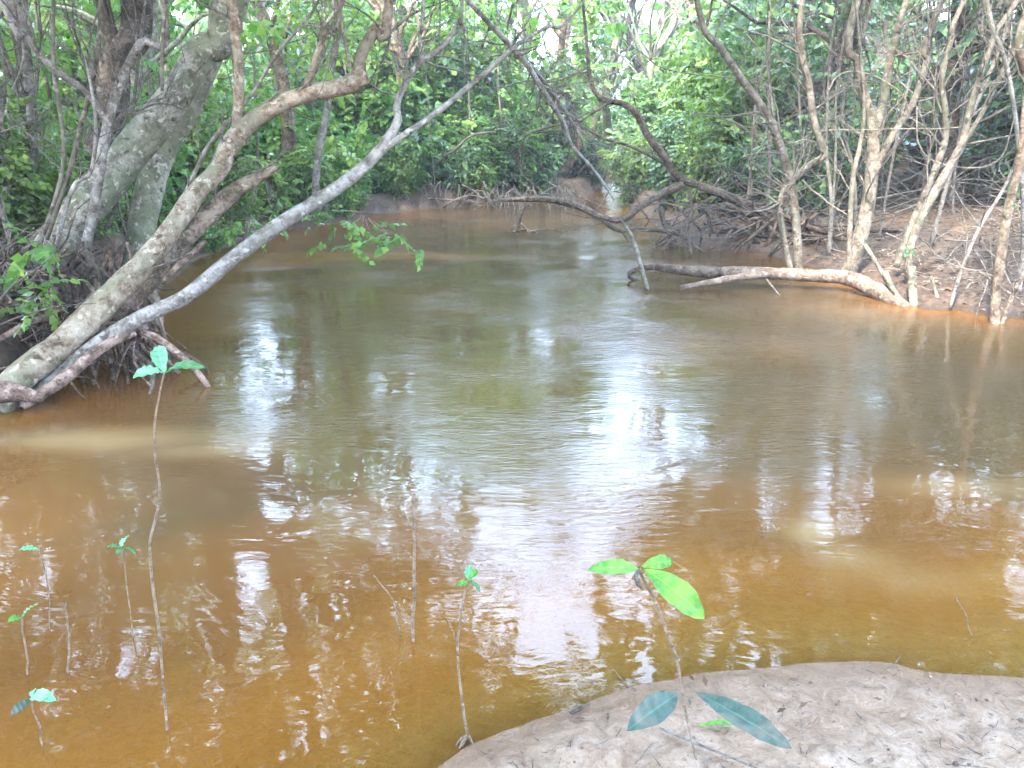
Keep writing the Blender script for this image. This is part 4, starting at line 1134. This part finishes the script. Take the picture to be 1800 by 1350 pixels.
def seedling(label, stem, leaves, group=None, extra=(), cat='seedling', mat='stem'):
    v, _ = P(*stem[0][:3])
    root = empty('seedling', v, label, cat, group)
    stem_part(root, stem, mat)
    for e in extra: stem_part(root, e, mat, 'side_twig')
    for a_, b_, w, m, roll, sag in leaves:
        pa, t = P(*a_); pb, _ = P(*b_)
        leaf_part(root, pa, pb, w / F * t, m, roll, sag)
    return root

def yof(px, py):   # distance where a foot at this pixel stands
    v = G(px, py)
    for _ in range(4):
        v = G(px, py, max(gz(v.x, v.y), -.03))
    return v.y

WS[0] = 0.66
y1 = yof(1222, 1335)
seedling('green seedling with drooping narrow leaves on the near sandbank',
         [(1224, 1338, y1, 7), (1212, 1280, y1 + .03, 7), (1199, 1215, y1 + .05, 8), (1190, 1152, y1 + .06, 9), (1163, 1080, y1 + .05, 9), (1135, 1025, y1 + .03, 9), (1125, 998, y1 + .02, 9)],
         [((1122, 1000, y1 + .02), (1033, 1002, y1 - .03), 26, 'pl_green', .75, .13), ((1127, 996, y1 + .03), (1182, 986, y1 + .06), 24, 'pl_green', -.8, .14),
          ((1132, 1000, y1 + .02), (1238, 1088, y1 - .06), 46, 'pl_green', -.75, .20),
          ((1192, 1220, y1 + .04), (1102, 1284, y1 - .10), 44, 'pl_blue', .5, .08), ((1222, 1216, y1 + .05), (1392, 1316, y1 - .10), 40, 'pl_blue', -.55, .05)])
# dry curl at its tip
v, _ = P(1120, 1020, y1 + .01)
rt = empty('dry_husk', v, 'dry curled brown husk clinging under the top leaves of the sandbank seedling', 'husk')
mb = MB(); limb(mb, [(1126, 1003, y1 + .01, 6), (1118, 1012, y1, 16), (1122, 1026, y1, 14), (1130, 1034, y1, 6)], 8, 4, .5); mb.build('curl', M['twig'], rt)
vb, _ = P(1240, 1305, y1 - .02)
rt = empty('fallen_leaf', G(1255, 1300, gz(vb.x, vb.y) + .01), 'small fresh green leaf lying on the sand beside the seedling foot', 'leaf')
a_, b_ = G(1225, 1298), G(1302, 1302)
a_.z = gz(a_.x, a_.y) + .012; b_.z = gz(b_.x, b_.y) + .02
leaf_part(rt, a_, b_, .022, 'pl_green', .1, .05)

y2 = yof(296, 1300)
seedling('tallest thin seedling in the shallows, three mint leaves at its tip',
         [(297, 1318, y2, 7), (290, 1240, y2 + .01, 7), (280, 1150, y2 + .02, 8), (272, 1060, y2 + .03, 8), (265, 970, y2 + .04, 8), (274, 915, y2 + .04, 8), (284, 868, y2 + .04, 7), (276, 800, y2 + .03, 6), (274, 735, y2 + .02, 6), (282, 690, y2 + .02, 5), (290, 655, y2 + .02, 5)],
         [((290, 656, y2 + .02), (278, 608, y2 + .10), 28, 'pl_mint', .3, .1), ((288, 655, y2 + .02), (234, 664, y2 - .06), 22, 'pl_mint', .5, .14), ((292, 655, y2 + .02), (360, 647, y2 - .05), 20, 'pl_deep', -.5, .1)])
y3 = yof(727, 1140)
seedling('bare straight stick standing in the shallows left of centre', [(727, 1150, y3, 9), (727, 1060, y3, 9), (726, 960, y3, 8), (727, 868, y3, 8)], [], None,
         [[(727, 932, y3, 5), (718, 915, y3 - .02, 4), (711, 904, y3 - .04, 3)]], 'stick', 'stem')
y4 = yof(706, 1130)
seedling('thin bent bare stick just left of the straight stick', [(708, 1138, y4, 5), (700, 1090, y4, 5), (685, 1045, y4, 4), (657, 1014, y4, 4)], [], None, [], 'stick', 'stem')
y5 = yof(822, 1302)
seedling('small seedling with a side twig at the muddy edge of the sand', [(823, 1306, y5, 8), (815, 1240, y5, 8), (806, 1150, y5, 7), (808, 1100, y5, 7), (818, 1035, y5, 6), (826, 1020, y5, 5)],
         [((824, 1026, y5), (803, 1030, y5 - .03), 12, 'pl_green', .4, .15), ((826, 1022, y5), (829, 992, y5 + .08), 16, 'pl_mint', .6, .1), ((826, 1022, y5), (843, 1040, y5 - .02), 12, 'pl_deep', .3, .1), ((824, 1020, y5), (838, 1002, y5 + .05), 12, 'pl_green', -.4, .1)], None,
         [[(806, 1130, y5, 6), (797, 1110, y5, 5), (785, 1090, y5 - .02, 6)]])
mb = MB()
for k in range(9):
    an = rr.uniform(0, 6.28); c = G(822, 1308); c.z = gz(c.x, c.y) + .03
    e = np.array([c.x + math.cos(an) * rr.uniform(.015, .04), c.y + math.sin(an) * rr.uniform(.01, .03), gz(c.x, c.y) - .01])
    tube(mb, [c, (np.array(c) + e) / 2 + np.array([0, 0, .008]), e], [.005, .004, .002], 5, 3, .2, 0, k)
mb.build('root_clump', M['stem'], None, G(822, 1308), label='muddy clump of pale roots at the foot of the small seedling', cat='roots')
y6 = yof(230, 1135)
seedling('sprig of three small leaves on a fine stem left of the tallest seedling', [(238, 1145, y6, 3), (226, 1050, y6, 3), (216, 965, y6, 3)],
         [((214, 964, y6), (188, 962, y6 - .05), 10, 'pl_deep', .4, .1), ((214, 962, y6), (226, 942, y6 + .06), 15, 'pl_mint', .5, .1), ((216, 965, y6), (206, 974, y6 - .05), 10, 'pl_deep', .2, .1), ((218, 962, y6), (238, 974, y6 - .03), 5, 'pl_deep', .2, .1)])
y7 = yof(50, 1200)
seedling('seedling at the left edge with two leaves, rooted in the shallows', [(50, 1215, y7, 6), (45, 1150, y7, 5), (38, 1085, y7, 5)],
         [((38, 1086, y7), (66, 1062, y7 + .04), 14, 'pl_mint', .4, .1), ((38, 1086, y7), (14, 1094, y7 - .05), 14, 'pl_green', .4, .12)])
y8 = yof(75, 1325)
seedling('low seedling with pale leaves in the bottom left corner', [(76, 1335, y8, 6), (72, 1290, y8, 6), (55, 1228, y8, 5)],
         [((56, 1228, y8), (99, 1232, y8 - .04), 22, 'pl_mint', -.4, .2), ((54, 1229, y8), (18, 1258, y8 - .05), 16, 'pl_blue', .4, .08), ((56, 1226, y8), (62, 1212, y8 + .05), 10, 'pl_mint', .4, .08)])
y9 = yof(55, 1120)
seedling('single drooping leaf on a fine stem above the left edge seedling', [(88, 1130, y9, 3), (85, 1040, y9, 3), (70, 968, y9, 3)], [((70, 968, y9), (33, 967, y9 - .05), 12, 'pl_mint', .4, .12)])
y10 = yof(121, 1195)
seedling('plain thin stick beside the left edge seedlings', [(122, 1200, y10, 6), (120, 1130, y10, 6), (117, 1062, y10, 5)], [], None, [], 'stick', 'stem')
y11 = yof(1705, 1130)
seedling('hair-thin pale twig in the water right of the sandbank seedling', [(1712, 1135, y11, 3), (1702, 1095, y11, 3), (1680, 1047, y11, 4)], [], None, [], 'stick', 'stem')
# broken leaves on right bank
seedling('small green sprout growing at the foot of the long straight pale stem', [(1597, 470, 7.75, 3), (1598, 455, 7.75, 3), (1598, 442, 7.75, 3)],
         [((1598, 443, 7.75), (1585, 436, 7.7), 12, 'pl_mint', .2, .1), ((1598, 443, 7.75), (1612, 440, 7.7), 12, 'pl_mint', .2, .1), ((1598, 445, 7.75), (1590, 452, 7.7), 9, 'pl_deep', .2, .1), ((1598, 445, 7.75), (1608, 452, 7.7), 9, 'pl_deep', .2, .1)])

# sprigs hanging over the water at left centre and leaves near the roots
def hang_sprig(label, px, py, Y, w, n, mat):
    v, t = P(px, py, Y)
    root = empty('leafy_sprig', v, label, 'sprig', 'green sprigs around the leaning trees')
    c = nrg.normal(size=(n, 3)) * np.array([w, w * .5, w * .35]) / F * t * .5 + np.array(v)
    V_, Q_ = place_sprays(c, .45, None, .1)
    m = MB(); m.add(V_, Q_); m.build('foliage', M[mat], root, smooth_=False)
    mb = MB()
    for q in c[:6]:
        tube(mb, [np.array(v) + [0, .05, w / F * t * .6], (np.array(v) + q) / 2 + [0, 0, .05], q], [.005, .004, .002], 4, 2, 0)
    mb.build('stem', M['twig_dark'], root)
for a_ in (('bright green sprig hanging over the water right of the leaning limb', 640, 418, 6.2, 75, 16, 'leaf_bright'), ('small dark-stemmed sprig on the left bank behind the limb', 572, 385, 9.5, 50, 10, 'leaf'), ('pale green sprig low on the limb at left centre', 443, 402, 5.6, 30, 6, 'leaf_bright'),
           ('flat yellow-green sprig on the far left bank', 470, 368, 9.5, 80, 14, 'leaf_bright'), ('green sprig on the roots at the left edge', 62, 500, 5.0, 40, 7, 'leaf_bright'), ('light sprig lower on the left root heap', 62, 540, 4.9, 30, 6, 'leaf'), ('pale sprig lying over the sticks at left', 70, 432, 5.2, 50, 8, 'leaf_bright')):
    hang_sprig(*a_)
print('objects', len(bpy.data.objects), 'tris', sum(len(o.data.polygons) * 2 for o in bpy.data.objects if o.type == 'MESH'))
